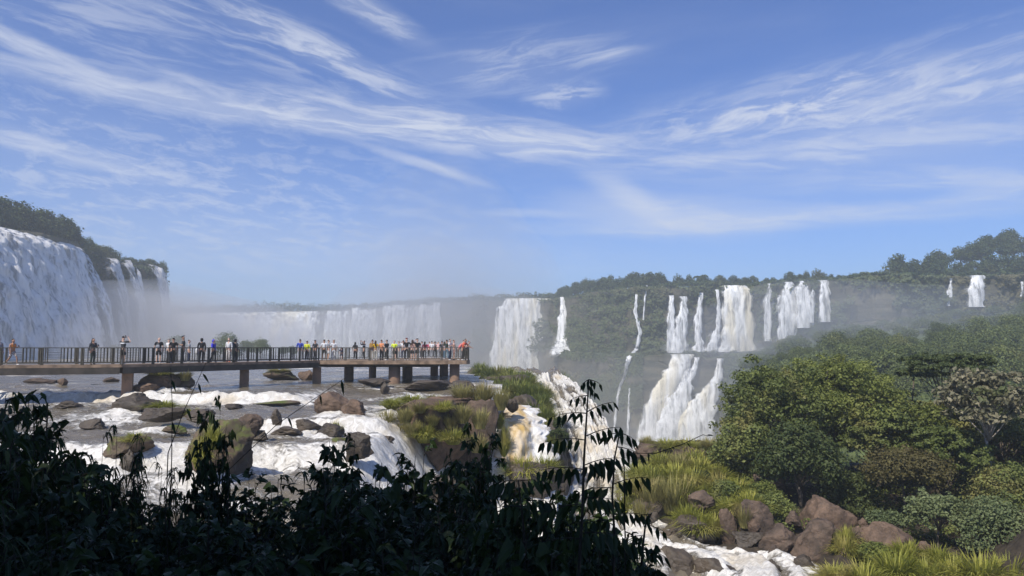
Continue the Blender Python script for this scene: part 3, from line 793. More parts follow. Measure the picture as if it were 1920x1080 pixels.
def clump(px, py, Y, wpx, hpx, label, m='grass', group=None, name='grass_clump'):
    me = TM[m][NG[0] % len(TM[m])]; NG[0] += 1
    c = P(px, py, Y); sx = wpx * Y / F / 1.75; sz = hpx * Y / F / .92
    o = link(name, me, None, (c.x, c.y, c.z - .08 * sz)); o.scale = (sx, sx * 1.0, sz); o.rotation_euler.z = NG[0] * 2.399
    return tag(o, label, 'grass clump', group)

# ------------------------------------------------------------------ leaves and trees
def diamond_leaves(c, nrm, size, rg, asp=.62):
    """one four-cornered leaf card per centre, facing about nrm"""
    n = len(c)
    t = rg.normal(size=(n, 3)); t -= nrm * (t * nrm).sum(1, keepdims=True); t /= np.linalg.norm(t, axis=1, keepdims=True) + 1e-9
    b = np.cross(nrm, t); s = (size * rg.uniform(.65, 1.35, n))[:, None]
    return np.stack([c - t * s * .5, c + b * s * asp * .5 + t * s * .05 + nrm * s * .10, c + t * s * .5, c - b * s * asp * .5 + t * s * .05 + nrm * s * .10], 1)
def crown(blobs, n, size, rg, up=.5, shell=.55, asp=.62):
    """leaves scattered through clumps: blobs = (centre, (rx, ry, rz))"""
    vol = np.array([b[1][0] * b[1][1] + b[1][0] * b[1][2] for b in blobs]); cnt = np.maximum((n * vol / vol.sum()).astype(int), 8)
    out = []
    for (c, r), k in zip(blobs, cnt):
        d = rg.normal(size=(k, 3)); d /= np.linalg.norm(d, axis=1, keepdims=True)
        rad = shell + (1 - shell) * rg.uniform(0, 1, k) ** .6 + .10 * rg.normal(size=k)
        lum = 1 + .38 * fbm(d[:, 0] * 2.1 + c[0], d[:, 1] * 2.1 + c[1], d[:, 2] * 2.1 + c[2], 3, 5)
        p = np.array(c) + d * np.array(r) * (rad * lum)[:, None]
        nn = d * .7 + np.array([0, 0, up]) + rg.normal(size=(k, 3)) * .45; nn /= np.linalg.norm(nn, axis=1, keepdims=True)
        out.append(diamond_leaves(p, nn, np.full(k, size), rg, asp))
    return np.concatenate(out)
def quads_mb(Q, mb=None):
    mb = mb or MB(); mb.add(Q.reshape(-1, 3), np.arange(len(Q) * 4).reshape(-1, 4)); return mb
def limbs(mb, base, tips, rad, rg, n=6, bend=.25):
    for t in tips:
        b, t = np.array(base), np.array(t); L = np.linalg.norm(t - b)
        pts = [b + (t - b) * f + np.array([0, 0, math.sin(f * math.pi) * L * bend * .5]) + rg.normal(size=3) * L * .035 * (0 < f < 1) for f in (0, .3, .6, .85, 1)]
        mb.tube(pts, [rad, rad * .8, rad * .55, rad * .35, rad * .15], n)
def tree_proto(seed, h, r, nblob, nleaf, leaf, trunk_r, shape='round', th=.35):
    rg = np.random.default_rng(seed); blobs = []; tips = []
    for k in range(nblob):
        a = k * 2.399 + rg.uniform(-.4, .4); q = math.sqrt((k + .5) / nblob)
        rr = r * q * .75; br = r * (rg.uniform(.34, .52) if nblob < 15 else rg.uniform(.22, .36))
        if shape == 'flat': zc = h * (.86 + .06 * rg.uniform(-1, 1)); rz = br * .42
        elif shape == 'tall': zc = h * (th + .12 + (.92 - th - .12) * (1 - q * .8 + rg.uniform(-.15, .15))); rz = br * 1.05
        else: zc = h * (th + .18 + (.80 - th - .10) * (1 - q * q * .75) + .10 * rg.uniform(-1, 1)); rz = br * .80
        c = (rr * math.cos(a), rr * math.sin(a), min(zc, h - rz * .8))
        blobs.append((c, (br, br, rz))); tips.append((c[0] * .9, c[1] * .9, c[2]))
    tk = MB(); hb = h * (th + .12)
    tk.tube([(0, 0, -.6), (rg.normal() * .02 * h, 0, hb * .4), (rg.normal() * .03 * h, rg.normal() * .03 * h, hb)], [trunk_r * 1.35, trunk_r, trunk_r * .8], 8)
    limbs(tk, (0, 0, hb * .85), tips, trunk_r * .45, rg)
    if nblob >= 15:
        sub_ = []
        for c, rr_ in blobs:
            for q in range(9):
                d = rg.normal(size=3); d[2] = abs(d[2]) * .8 - .25; d /= np.linalg.norm(d)
                k_ = rg.uniform(.20, .44)
                sub_.append((tuple(np.array(c) + d * np.array(rr_) * (rg.uniform(.75, 1.12) if rg.uniform() < .8 else rg.uniform(1.15, 1.5))), (rr_[0] * k_ * 1.3, rr_[1] * k_ * 1.3, rr_[2] * k_ * .8)))
        blobs = sub_ + [(c, tuple(np.array(rr_) * .55)) for c, rr_ in blobs[::2]]
        for c, rr_ in sub_[::4]:
            tk.tube([np.array(c) * np.array([.55, .55, .8]), np.array(c)], [trunk_r * .14, trunk_r * .05], 4)
    return quads_mb(crown(blobs, nleaf, leaf, rg, shell=.35 if nblob >= 15 else .55)), tk
def proto_meshes(seed, leafm, barkm='bark', **k):
    cr, tk = tree_proto(seed, **k)
    return cr.mesh('crown', M[leafm]), tk.mesh('trunk', M[barkm], True)
def plant_tree(protos, loc, s, rz, label, group=None, name='tree', cat='tree', sz=None):
    e = empty(name, loc, label, cat, group, rz, (s, s, sz or s))
    link('crown', protos[0], e); link('trunk', protos[1], e)
    return e
FARP = [proto_meshes(300 + i, 'leaf_far', h=9, r=4.2, nblob=9 + i, nleaf=1500, leaf=.75, trunk_r=.28, shape=sh, th=t) for i, (sh, t) in enumerate((('round', .0), ('round', .05), ('tall', .0), ('round', -.05), ('round', .0)))]
SLP = [proto_meshes(320 + i, 'leaf_slope', h=6.5, r=3.8, nblob=11 + i, nleaf=3000, leaf=.42, trunk_r=.2, shape=sh, th=.0) for i, sh in enumerate(('round', 'round', 'round', 'tall'))]
def row(px0, px1, n, surf, protos, s0, s1, label, group, seed, jit=.4, zf=None, back=0.0, name='tree'):
    rg = np.random.default_rng(seed)
    for k in range(n):
        px = px0 + (px1 - px0) * (k + .5 + rg.uniform(-jit, jit)) / n
        Y = float(surf(px)) + back + rg.uniform(-1, 3)
        sc_ = rg.uniform(s0, s1); c = W(px, Y, RIM_Z - 1.2 * sc_ + (zf(px) if zf else 0))
        plant_tree(protos[int(rg.integers(len(protos)))], c, sc_, rg.uniform(0, 6.28), label, group, name)
# wooded rims
row(1045, 1240, 24, rimR, FARP, .75, 1.1, 'leafy tree along the skyline of the green cliff wall with the zigzag thread', 'trees on the skyline above the green cliff wall', 1, back=4)
row(1240, 1560, 34, rimR, FARP, .36, .85, 'small tree on the cliff top between the heads of the two-step falls', 'trees between the heads of the two-step falls', 2, back=7)
HT = lut([(1640, 0), (1700, 3.5), (1760, 8), (1820, 14), (1880, 17), (1960, 17), (2100, 17)])
row(1668, 2040, 20, rimR, FARP, .8, 1.3, 'big rounded tree on the wooded hill above the short bright fall', 'trees on the wooded hill above the short bright fall', 4, back=10)
row(1740, 2040, 14, rimR, FARP, .95, 1.45, 'big tree on the upper wooded hill behind its front row of trees', 'trees on top of the wooded hill', 5, back=22, zf=lambda p: float(HT(p)) * .62)
row(1840, 2040, 8, rimR, FARP, .8, 1.1, 'big tree on the upper wooded hill behind its front row of trees', 'trees on top of the wooded hill', 6, back=34, zf=HT)
plant_tree(FARP[3], W(1893, 350, RIM_Z + 12.5), 1.15, .4, 'lone flat-crowned tree standing highest on the wooded hill', None)
plant_tree(proto_meshes(341, 'leaf_far', h=9, r=1.6, nblob=8, nleaf=900, leaf=.6, trunk_r=.2, shape='tall', th=.1), W(1687, 330, RIM_Z + 1), 1.1, 1, 'slim pointed dark tree where the wooded hill begins')
rowL = [(-60, 45, 9, .95, 1.25), (45, 140, 9, .85, 1.1), (140, 175, 3, .55, .7), (172, 215, 7, .75, .95), (215, 308, 12, .36, .55)]
for q, (a, b, n, s0, s1) in enumerate(rowL):
    rg = np.random.default_rng(400 + q)
    for k in range(n):
        px = a + (b - a) * (k + .5 + rg.uniform(-.4, .4)) / n
        Y = float(rimL(px)) + rg.uniform(4, 9) * (1.4 if px < 140 else .55)
        c = W(px - 3, Y, RIM_Z + (-2.5 if 172 < px < 215 else 0) + rg.uniform(-1.2, .2))
        plant_tree(FARP[int(rg.integers(5))], c, rg.uniform(s0, s1), rg.uniform(0, 6.28), ('broad dark tree crowning the cliff above the huge curtain fall' if px < 165 else 'drooping dark tree overhanging the slim curtain falls'),
                   'trees above the huge curtain fall' if px < 165 else 'trees overhanging the slim curtain falls')
# two thin palms on the skyline
def palm(px, py_top, Y, label):
    rg = np.random.default_rng(int(px)); mb = MB(); H = 9
    mb.tube([(0, 0, -1), (.1, 0, H * .5), (.25, 0, H)], [.22, .17, .13], 6)
    V = []
    for k in range(14):
        a = k * 2.4; L = 2.6
        for t in np.linspace(0.1, 1, 9):
            c = np.array([.25 + math.cos(a) * L * t * .8, math.sin(a) * L * t * .8, H + .9 * t - 1.6 * t * t])
            V.append((c, t))
    cs = np.array([v[0] for v in V]); nn = rg.normal(size=cs.shape); nn /= np.linalg.norm(nn, axis=1, keepdims=True)
    c = P(px, py_top, Y); e = empty('palm_tree', (c.x, c.y, c.z - H), label, 'palm tree')
    quads_mb(diamond_leaves(cs, nn, np.full(len(cs), 1.1), rg)).build('crown', M['leaf_far'], e); mb.build('trunk', M['bark'], e, True)
palm(1306, 519, 390, 'thin palm on the skyline, shorter of the two above the two-step falls')
palm(1319, 517, 392, 'thin palm on the skyline, taller of the two above the two-step falls')
# misty islet trees behind the walkway
for k, (px, py, hpx, Y, lab) in enumerate(((330, 655, 30, 190, 'small rounded misty tree behind the group in dark shirts'), (424, 660, 42, 180, 'pointed misty tree rising behind the pale-clothed walker'), (462, 660, 26, 185, 'low misty tree beside the pointed one'), (488, 660, 28, 186, 'broad misty tree in the islet row behind the railing'),
                           (532, 660, 14, 195, 'lowest misty shrub of the islet row, before the blue jacket'), (548, 660, 15, 197, 'low misty bush at the end of the islet row'), (212, 660, 18, 190, 'faint misty tree near the man shading his eyes'))):
    Y += 32; plant_tree(SLP[(0, 3, 0, 1, 0, 1, 0)[k]], P(px, py + 8, Y), (hpx + 4) * Y / F / 6.5, k * 1.3, lab, None)
# forest on the slope
UPPER = []
rg = np.random.default_rng(55)
for k in range(190):
    t = (k + .5) / 190; t = t ** 1.0
    px = 1400 + ((k * 0.61803) % 1) * 620; tt = .02 + .98 * rg.uniform()
    if px < 1440: tt = min(1, tt * .4 + .6)
    Y, z = slope_pt(px, tt)
    if tt > .56: UPPER.append((px, float(Y), float(z), rg.uniform(.6, 1.05))); continue
    c = W(px, float(Y), float(z) - .8)
    s = rg.uniform(.6, 1.05) * (1.0 if px > 1560 else .8)
    plant_tree(SLP[int(rg.integers(4))], c, s, rg.uniform(0, 6.28), 'rounded tree among the misty forest on the slope below the cliff', 'forest trees on the misty slope')

rg = np.random.default_rng(56)
for k in range(30):
    px = 1440 + ((k * 0.61803) % 1) * 540; tt = rg.uniform(-.28, .06)
    Y, z = slope_pt(px, tt); z = float(z) + min(tt, 0) * 130
    plant_tree(SLP[int(rg.integers(4))], W(px, float(Y), z - .8), rg.uniform(.6, 1.0), rg.uniform(0, 6.28), 'leafy tree low on the misty slope, glimpsed between the nearer bank trees', 'trees at the foot of the misty slope')
# creepers and ledge plants covering the cliffs: leaves nobody could count
def cliff_cover():
    rg = np.random.default_rng(77); mb = MB()
    n = 46000; px = rg.uniform(885, 2050, n); z = rg.uniform(-3, RIM_Z, n)
    dens = .45 + .9 * fbm(px * .012, z * .08, 0, 4, 81) + .35 * (px < 1260) - .55 * sstep(px, 1570, 1600) * (1 - sstep(px, 1650, 1700)) * sstep(26 - z, 0, 8) + .25 * (px > 1680) + .7 * sstep(z, 25, 29)
    for (a, b) in ((1050, 1066), (1350, 1416), (1462, 1490), (1494, 1516), (1536, 1554), (1818, 1838), (1252, 1288), (918, 1036)):
        dens = np.where((px > a - 4) & (px < b + 4), dens - .8, dens)
    k = rg.uniform(size=n) < dens; px, z = px[k], z[k]
    Y = faceR(px, z); c = WV(px, Y, z); out_ = -c / np.linalg.norm(c, axis=1, keepdims=True)
    lum = fbm(px * .05, z * .25, 0, 3, 82)
    lum2 = fbm(px * .11, z * .35, 0, 2, 85)
    c = c + out_ * (1.8 + 3.2 * lum + 1.4 * lum2 + rg.uniform(-.6, .9, len(c)))[:, None]
    nn = out_ + np.array([0, 0, .8]) + rg.normal(size=c.shape) * .4; nn /= np.linalg.norm(nn, axis=1, keepdims=True)
    quads_mb(diamond_leaves(c, nn, np.full(len(c), 1.25), rg, .8), mb)
    n = 26000; px = rg.uniform(1040, 1430, n); z = rg.uniform(-30, -3, n)
    k = rg.uniform(size=n) < .48 + .75 * fbm(px * .012, z * .1, 0, 3, 83) + .25 * (z > -6); px, z = px[k], z[k]
    for (a, b) in ((1205, 1296), (1268, 1358)):
        k = ~((px > a) & (px < b)); px, z = px[k], z[k]
    c = WV(px, faceR(px, z), z); out_ = -c / np.linalg.norm(c, axis=1, keepdims=True)
    c = c + out_ * rg.uniform(.5, 2.6, len(c))[:, None]
    nn = out_ + np.array([0, 0, .9]) + rg.normal(size=c.shape) * .4; nn /= np.linalg.norm(nn, axis=1, keepdims=True)
    quads_mb(diamond_leaves(c, nn, np.full(len(c), 1.1), rg, .8), mb)
    tag(mb.build('cliff_foliage', M['leaf_creeper']), 'green creepers and shrubs clinging to the cliff walls', 'foliage', None, 'stuff')
    mb = MB()
    n = 3600; px = rg.uniform(150, 316, n); z = RIM_Z - rg.uniform(0, 1, n) ** 2 * 14
    k = (rg.uniform(size=n) < .75 + .8 * fbm(px * .09, z * .05, 0, 3, 84) - .05 * (RIM_Z - z) * (px > 210)); px, z = px[k], z[k]
    c = WV(px, rimL(px), z); c[:, 0] += rg.uniform(-.5, 2.0, len(c)); c[:, 1] -= rg.uniform(0, 2, len(c))
    nn = rg.normal(size=c.shape) * .5 + np.array([.7, -.4, .6]); nn /= np.linalg.norm(nn, axis=1, keepdims=True)
    quads_mb(diamond_leaves(c, nn, np.full(len(c), .9), rg, .8), mb)
    tag(mb.build('cliff_foliage', M['leaf_far']), 'dark shrubs hanging between the slim curtain falls', 'foliage', None, 'stuff')
    n = 7000; px = rg.uniform(1045, 2060, n); zz_ = rg.uniform(.0, 2.6, n); c = WV(px, rimR(px) + rg.uniform(-1.5, 5, n), RIM_Z + zz_ * (.5 + .5 * fbm(px * .05, 0, 0, 3, 87)))
    nn = rg.normal(size=c.shape) * .5 + np.array([0, -.5, .7]); nn /= np.linalg.norm(nn, axis=1, keepdims=True)
    tag(quads_mb(diamond_leaves(c, nn, np.full(n, 1.1), rg, .8)).build('rim_scrub', M['leaf_far']), 'low scrub spilling over the rim of the cliffs', 'scrub', None, 'stuff')
    n = 30000; px = rg.uniform(1400, 2150, n); tt = rg.uniform(-.25, .5, n); Y, z = slope_pt(px, tt); z = np.where(tt < 0, z + tt * 130, z) + rg.uniform(0, 1.6, n)
    c = WV(px, Y, z); nn = rg.normal(size=c.shape) * .5 + np.array([0, -.4, .8]); nn /= np.linalg.norm(nn, axis=1, keepdims=True)
    tag(quads_mb(diamond_leaves(c, nn, np.full(n, .7), rg, .7)).build('slope_scrub', M['leaf_slope']), 'bushy ground cover on the misty slope', 'scrub', None, 'stuff')
    blobs = []
    for px, Y, z, s in UPPER:
        c = W(px, Y, z - .8)
        for q in range(7):
            a = q * 2.4; k_ = math.sqrt((q + .5) / 7) * 2.6 * s
            blobs.append(((c.x + k_ * math.cos(a), c.y + k_ * math.sin(a), c.z + s * (4.6 - .22 * k_ * k_)), (1.6 * s, 1.6 * s, 1.25 * s)))
    tag(quads_mb(crown(blobs, 110000, .45, rg)).build('hillside_forest', M['leaf_slope']), 'continuous forest canopy high on the misty slope', 'forest', None, 'stuff')
    blobs = []
    for p in np.linspace(1555, 1685, 26):
        c = W(p, float(rimR(p)) + rg.uniform(3, 7), RIM_Z + rg.uniform(.2, 1.2)); r_ = rg.uniform(1.2, 2.2); blobs.append((tuple(c), (r_, r_, r_ * .8)))
    tag(quads_mb(crown(blobs, 6000, .6, rg)).build('low_scrub', M['leaf_far']), 'low scrub along the brim above the bare brown wall', 'scrub', None, 'stuff')
    blobs = []
    for k in range(110):
        p = rg.uniform(1045, 1450)
        if any(a < p < b for a, b in ((1248, 1298), (1338, 1366), (1178, 1196))) and rg.uniform() < .85: continue
        c = W(p, float(faceR(p, -2.9)) - float(LEDGE_R(p)) * rg.uniform(.55, 1.02), -2.9 + rg.uniform(-1.5, .4)); r_ = rg.uniform(.8, 2.4); blobs.append((tuple(c), (r_, r_, r_ * .7)))
    tag(quads_mb(crown(blobs, 16000, .7, rg)).build('ledge_scrub', M['leaf_creeper']), 'scrub along the lip of the ledge between the two tiers of falls', 'scrub', None, 'stuff')
    # far wood along the head of the gorge
    px = np.repeat(np.linspace(300, 1048, 190), 1); blobs = []
    mb = MB()
    for p in px:
        Y = float(rimR(p)) + rg.uniform(4, 14); hh = rg.uniform(5.0, 9.5) * (1 if p < 640 else .8) * (1.0 if p < 560 else .75)
        c = W(p, Y, RIM_Z + hh * .45); blobs.append((tuple(c), (rg.uniform(3, 5.5), 3, hh * .55)))
    quads_mb(crown(blobs, 14000, 1.5, rg), mb)
    tag(mb.build('far_forest', M['leaf_far']), 'hazy line of forest above the misty horseshoe falls', 'forest', None, 'stuff')
cliff_cover()
# ------------------------------------------------------------------ boulders in the river
RB = 'rocks in the river'
def bw(px0, px1, py0, py1, z, lab, **k): return boulder(px0, px1, py0, py1, Yw(py1, z), lab, **k)
bw(40, 100, 709, 719, -2.95, 'low flat dark rock in the water under the first span', var=0)
bw(105, 123, 709, 724, -2.95, 'small upright brown rock under the first walkway span', m='red_rock', var=1)
bw(190, 220, 707, 716, -2.95, 'small dark rock just beside the square pier', var=2)
bw(252, 330, 700, 733, -2.95, 'wide brown rock islet behind the square pier with grass on top', m='red_rock', var=3, block=.3)
bw(310, 358, 702, 731, -2.95, 'grey block forming the squared end of the wide islet', m='mossy_rock', var=4, block=.45)
bw(245, 290, 718, 736, -2.95, 'pale pink stone at the foot of the wide islet', m='red_rock', var=5)
bw(492, 557, 694, 713, -2.95, 'squarish rock islet with a grassy cap between two piers', m='mossy_rock', var=6, block=.4)
bw(558, 586, 694, 713, -2.95, 'small reddish sloping rock beside the grassy-capped islet', m='red_rock', var=7)
bw(668, 728, 709, 722, -2.95, 'low dark rock lying behind the round piers', m='wet_rock', var=0)
bw(712, 730, 716, 736, -3.35, 'small dark rock touching the foot of the nearest round pier', m='wet_rock', var=1)
bw(757, 842, 713, 729, -3.2, 'long flat black slab put where the platform shadow lies on rock and water', m='wet_rock', var=2, block=.35)  # black slab modelled in place of the platform's cast shadow
bw(842, 890, 714, 730, -3.2, 'dark slab put in for the platform shadow, reaching to the grass', m='wet_rock', var=3, block=.3)  # dark slab carries the modelled platform shadow on towards the grass
bw(586, 662, 735, 772, -3.55, 'big smooth reddish-brown boulder leaning in the rapids', m='red_rock', var=8, facets=5)
bw(636, 684, 749, 780, -3.7, 'pointed brown boulder against the big reddish one', m='red_rock', var=9)
bw(214, 302, 737, 769, -3.5, 'dark wet ledge rock below the square pier', m='wet_rock', var=4, block=.3)
bw(256, 346, 764, 786, -3.55, 'flat dark rock with a bright grass cap', m='wet_rock', var=5)
bw(340, 398, 768, 790, -3.6, 'dark rock half hidden by thin stems', m='wet_rock', var=8)
bw(436, 488, 777, 806, -3.7, 'rounded dark boulder with water pouring around it', var=6)
bw(506, 527, 767, 791, -3.7, 'upright dark stone in the small fall', m='wet_rock', var=7)
bw(552, 600, 786, 808, -4.1, 'dark rock at the foot of the small ledge fall', m='wet_rock', var=6)
bw(588, 642, 794, 817, -4.15, 'dark rock carrying a single green tuft', m='wet_rock', var=3)
bw(350, 466, 790, 885, -5.0, 'large mossy boulder draped in grass behind the dark bushes', m='mossy_rock', var=2, facets=7)
bw(190, 282, 817, 853, -4.5, 'mossy low boulder among the leaves', m='mossy_rock', var=4)
bw(646, 698, 812, 854, -4.6, 'dark wedge-shaped stone beside the cream rapids', m='wet_rock', var=4)
for (a_, b_, c_, d_, Yq, lab, v_) in ((702, 800, 752, 818, 41.5, 'brown rock block forming the blunt end of the grassy rock islet', 1), (770, 880, 748, 850, 41.0, 'broad middle block of the grassy brown rock islet', 3),
                                   (850, 926, 752, 885, 42.6, 'dark shaded rock wall of the islet beside the golden fall', 5), (730, 900, 744, 790, 44.5, 'flat reddish top slab at the back of the grassy rock islet', 7)):
    boulder(a_, b_, c_, d_, Yq, lab, m='red_rock' if v_ != 5 else 'basalt', var=v_, block=.55, dep=.9, facets=7, rz=.1 * v_)
bw(948, 972, 748, 768, -3.75, 'black boulder at the top of the golden fall', m='wet_rock', var=0, facets=5)
boulder(980, 992, 776, 806, 46.4, 'dark sliver of rock splitting the golden fall', m='wet_rock', var=9)
bw(215, 262, 845, 900, -5.4, 'dark rock wrapped by white water behind the leaves', m='wet_rock', var=1)
boulder(800, 920, 885, 950, 33, 'wet rock below the brown islet, seen through leaves', m='wet_rock', var=2)
boulder(950, 1060, 872, 930, 42, 'wet rock at the foot of the golden fall', m='wet_rock', var=4)
boulder(905, 1000, 702, 748, 74, 'dark core rock under the tall grass islet', m='wet_rock', var=5, dep=1.0)
boulder(960, 1040, 740, 815, 60, 'dark rock flank between golden fall and cascade', m='wet_rock', var=6, dep=1.0)
boulder(1012, 1066, 790, 880, 52, 'dark rock toe where the grass islet ends', m='wet_rock', var=7, dep=.8)
boulder(870, 920, 690, 716, 86, 'dark rock ledge beside the round bush', m='wet_rock', var=8)
boulder(1030, 1064, 706, 735, 93, 'dark rock on the far lip of the cascade', m='wet_rock', var=1)
boulder(1068, 1082, 733, 749, 79.5, 'dark stone breaking the cascade', m='wet_rock', var=2)
for (a_, b_, c_, d_, z_, m_, lab) in ((506, 562, 800, 813, -4.1, 'wet_rock', 'low dark ledge rock below the small stone fall'), (468, 500, 808, 822, -4.1, 'wet_rock', 'small dark rock below the rounded dark boulder'), (608, 660, 822, 837, -4.5, 'mossy_rock', 'low mossy ledge under the rock with a single tuft'),
    (298, 345, 798, 812, -4.0, 'mossy_rock', 'low mossy ledge between the thin stems'), (148, 192, 786, 802, -4.0, 'wet_rock', 'low dark rock in the white band behind the thick bushes'), (420, 452, 757, 766, -3.55, 'wet_rock', 'dark flat rock in the calm stretch under the ledge fall'), (666, 694, 766, 782, -4.0, 'wet_rock', 'dark rock in the chute beside the pointed boulder'),
    (700, 742, 818, 836, -5.0, 'wet_rock', 'dark rock at the foot of the chute by the islet'), (96, 150, 752, 764, -3.5, 'wet_rock', 'dark broken ledge at the side of the first white band'), (470, 560, 752, 760, -3.52, 'mossy_rock', 'thin mossy ledge just under the long ledge fall'), (560, 600, 822, 834, -4.5, 'wet_rock', 'half-drowned dark rock in cream rapids')):
    bw(a_, b_, c_, d_, z_, lab, m=m_, var=int(a_) % 10, block=.2)
# boulders of the tree-covered bank and lower stream
for (a, b, c, d, Y, lab, m, v, bl) in (
 (1392, 1456, 940, 1006, 41, 'upright brown boulder on the stream edge under drooping grass', 'basalt', 1, .2),
 (1352, 1382, 955, 1010, 41.2, 'narrow leaning brown boulder on the stream edge', 'basalt', 3, .2),
 (1380, 1436, 998, 1026, 39.8, 'low dark boulder at the water line', 'wet_rock', 5, 0),
 (1430, 1512, 988, 1040, 39.2, 'squared brown boulder at the front of the bank', 'basalt', 6, .25),
 (1484, 1572, 978, 1054, 38.8, 'cracked brown boulder beside the squared one', 'basalt', 2, .2),
 (1476, 1506, 960, 986, 41.5, 'small brown boulder wedged above the others', 'basalt', 7, 0),
 (1512, 1610, 936, 992, 42, 'largest warm brown boulder lying under the trees', 'red_rock', 8, .15),
 (1528, 1578, 976, 1008, 40.5, 'grey-brown boulder tucked under the largest one', 'basalt', 0, 0),
 (1590, 1628, 990, 1042, 38.6, 'brown boulder standing beside green tufts', 'red_rock', 4, .2),
 (1618, 1735, 984, 1048, 38.4, 'long layered brown boulder in front of the shrub', 'red_rock', 9, .3),
 (1212, 1312, 1030, 1090, 37.2, 'smooth wet boulder in the white stream', 'wet_rock', 3, 0),
 (1308, 1398, 1050, 1100, 36.4, 'rounded wet boulder at the bottom of the stream', 'wet_rock', 6, 0),
 (1434, 1472, 1052, 1090, 36.4, 'dark stone parting the white stream', 'wet_rock', 1, 0),
 (1490, 1534, 1044, 1078, 37.2, 'dark stone at the foot of the cracked boulder', 'wet_rock', 2, 0),
 (1296, 1346, 922, 955, 43.5, 'grey boulder behind the drooping grass', 'basalt', 5, .1),
 (1232, 1345, 970, 1022, 42.0, 'dark wet rock shelf under the grass bank', 'wet_rock', 4, .35),
 (1180, 1252, 940, 990, 44.5, 'dark rock washed by the stream beside the pinnate sapling', 'wet_rock', 7, .2),
 (1190, 1290, 832, 880, 57, 'brown rock shelf on the grassy crest', 'basalt', 9, .4),
 (1262, 1362, 838, 890, 56, 'brown rock under the crest grass near the big tree', 'basalt', 8, .4),
 (1322, 1344, 886, 925, 49, 'rock behind the round dark shrub', 'basalt', 2, .1),
 (1722, 1758, 1018, 1052, 37.2, 'pale pinkish stone among the tall grass', 'red_rock', 7, .2),
 (1420, 1480, 880, 925, 48, 'shadowed boulder under the big leafy tree', 'basalt', 4, .1),
):
    boulder(a, b, c, d, Y, lab, m=m, var=v, block=bl)

# ------------------------------------------------------------------ grass clumps
GI = 'tall grass of the islet beside the cascade'
for (px, py, Y, wd, ht) in ((905, 712, 84, 46, 34), (930, 718, 80, 52, 40), (955, 728, 76, 60, 44), (980, 735, 73, 62, 46), (940, 742, 70, 58, 40), (968, 752, 67, 66, 50), (995, 760, 65, 60, 52), (1012, 775, 62, 50, 50), (1000, 785, 60, 58, 46),
                            (1022, 800, 57, 46, 50), (1030, 825, 54, 44, 48), (1035, 850, 51, 44, 48), (920, 735, 74, 46, 36), (948, 708, 86, 44, 26), (1016, 752, 66, 40, 40), (985, 716, 82, 40, 28)):
    clump(px, py, Y, wd * 1.25, ht, 'dense olive-green grass clump on the islet along the white cascade', 'reed_green', GI)
for k, (px, py, Y, wd, ht, lab) in enumerate(((900, 703, 95, 36, 30, 'round dark green bush right beside the platform end'), (1046, 726, 94, 42, 36, 'round green clump on the far lip of the cascade'))):
    clump(px, py, Y, wd * 1.2, ht, lab, 'reed_green')
GB = 'grass on the brown islet'
for (px, py, Y, wd, ht, m) in ((868, 752, 45, 60, 42, 'grass_dry'), (905, 757, 44.5, 60, 52, 'grass_dry'), (938, 765, 44, 46, 50, 'grass_dry'), (770, 757, 45, 60, 24, 'grass'), (815, 755, 45.5, 46, 20, 'grass_dry'), (735, 765, 44, 40, 22, 'grass_dry'),
                               (724, 800, 40.2, 50, 40, 'grass_dry'), (760, 790, 40.0, 50, 34, 'grass_dry'), (790, 772, 40.6, 56, 26, 'grass_dry'), (830, 770, 40.4, 50, 26, 'grass'), (868, 790, 40.6, 50, 40, 'grass_dry'), (900, 800, 40.8, 50, 44, 'grass_dry'), (772, 812, 39.6, 46, 30, 'grass_dry'), (850, 830, 39.8, 56, 36, 'grass'), (895, 845, 40.4, 50, 40, 'grass_dry'), (735, 765, 41.6, 50, 26, 'grass'), (724, 812, 40.5, 46, 34, 'grass_dry'), (748, 815, 40.3, 44, 32, 'grass_dry'), (795, 826, 40, 60, 46, 'grass'), (812, 795, 40.2, 40, 26, 'grass_dry'), (845, 800, 40.5, 40, 30, 'grass_dry'), (945, 850, 43.5, 30, 70, 'grass'), (936, 800, 44, 26, 44, 'grass')):
    clump(px, py, Y, wd, ht, 'tousled grass clump growing on the brown rock islet', m, GB)
for (px, py, Y, wd, ht, lab, m) in ((985, 898, 42.6, 84, 56, 'fresh green clump at the foot of the golden fall', 'grass'), (1024, 892, 43.0, 60, 50, 'second green clump by the golden fall, nearer the cascade', 'grass'),
    (305, 766, Yw(769, -3.5), 66, 20, 'bright grass cap on the flat dark rock', 'grass'), (360, 780, Yw(786, -3.6), 40, 20, 'small tuft beside the bright grass cap', 'grass'),
    (628, 812, Yw(815, -4.15), 30, 30, 'single vivid tuft on a dark rock', 'grass'), (376, 872, 28.6, 50, 70, 'grass draped down the large mossy boulder', 'grass'), (398, 838, 28.4, 46, 54, 'hanging grass high on the large mossy boulder', 'grass'),
    (252, 830, Yw(853, -4.5), 46, 26, 'green fringe on the mossy low boulder', 'grass'), (300, 703, Yw(733), 60, 12, 'thin grass on the wide islet', 'grass'), (346, 712, Yw(733) + 1, 40, 22, 'upright grass at the end of the wide islet', 'grass_dry'),
    (524, 698, Yw(713) + .5, 60, 10, 'grass cap of the squarish islet', 'grass_dry')):
    clump(px, py, Y, wd, ht, lab, m)
GK = 'grass on the crest of the tree bank'
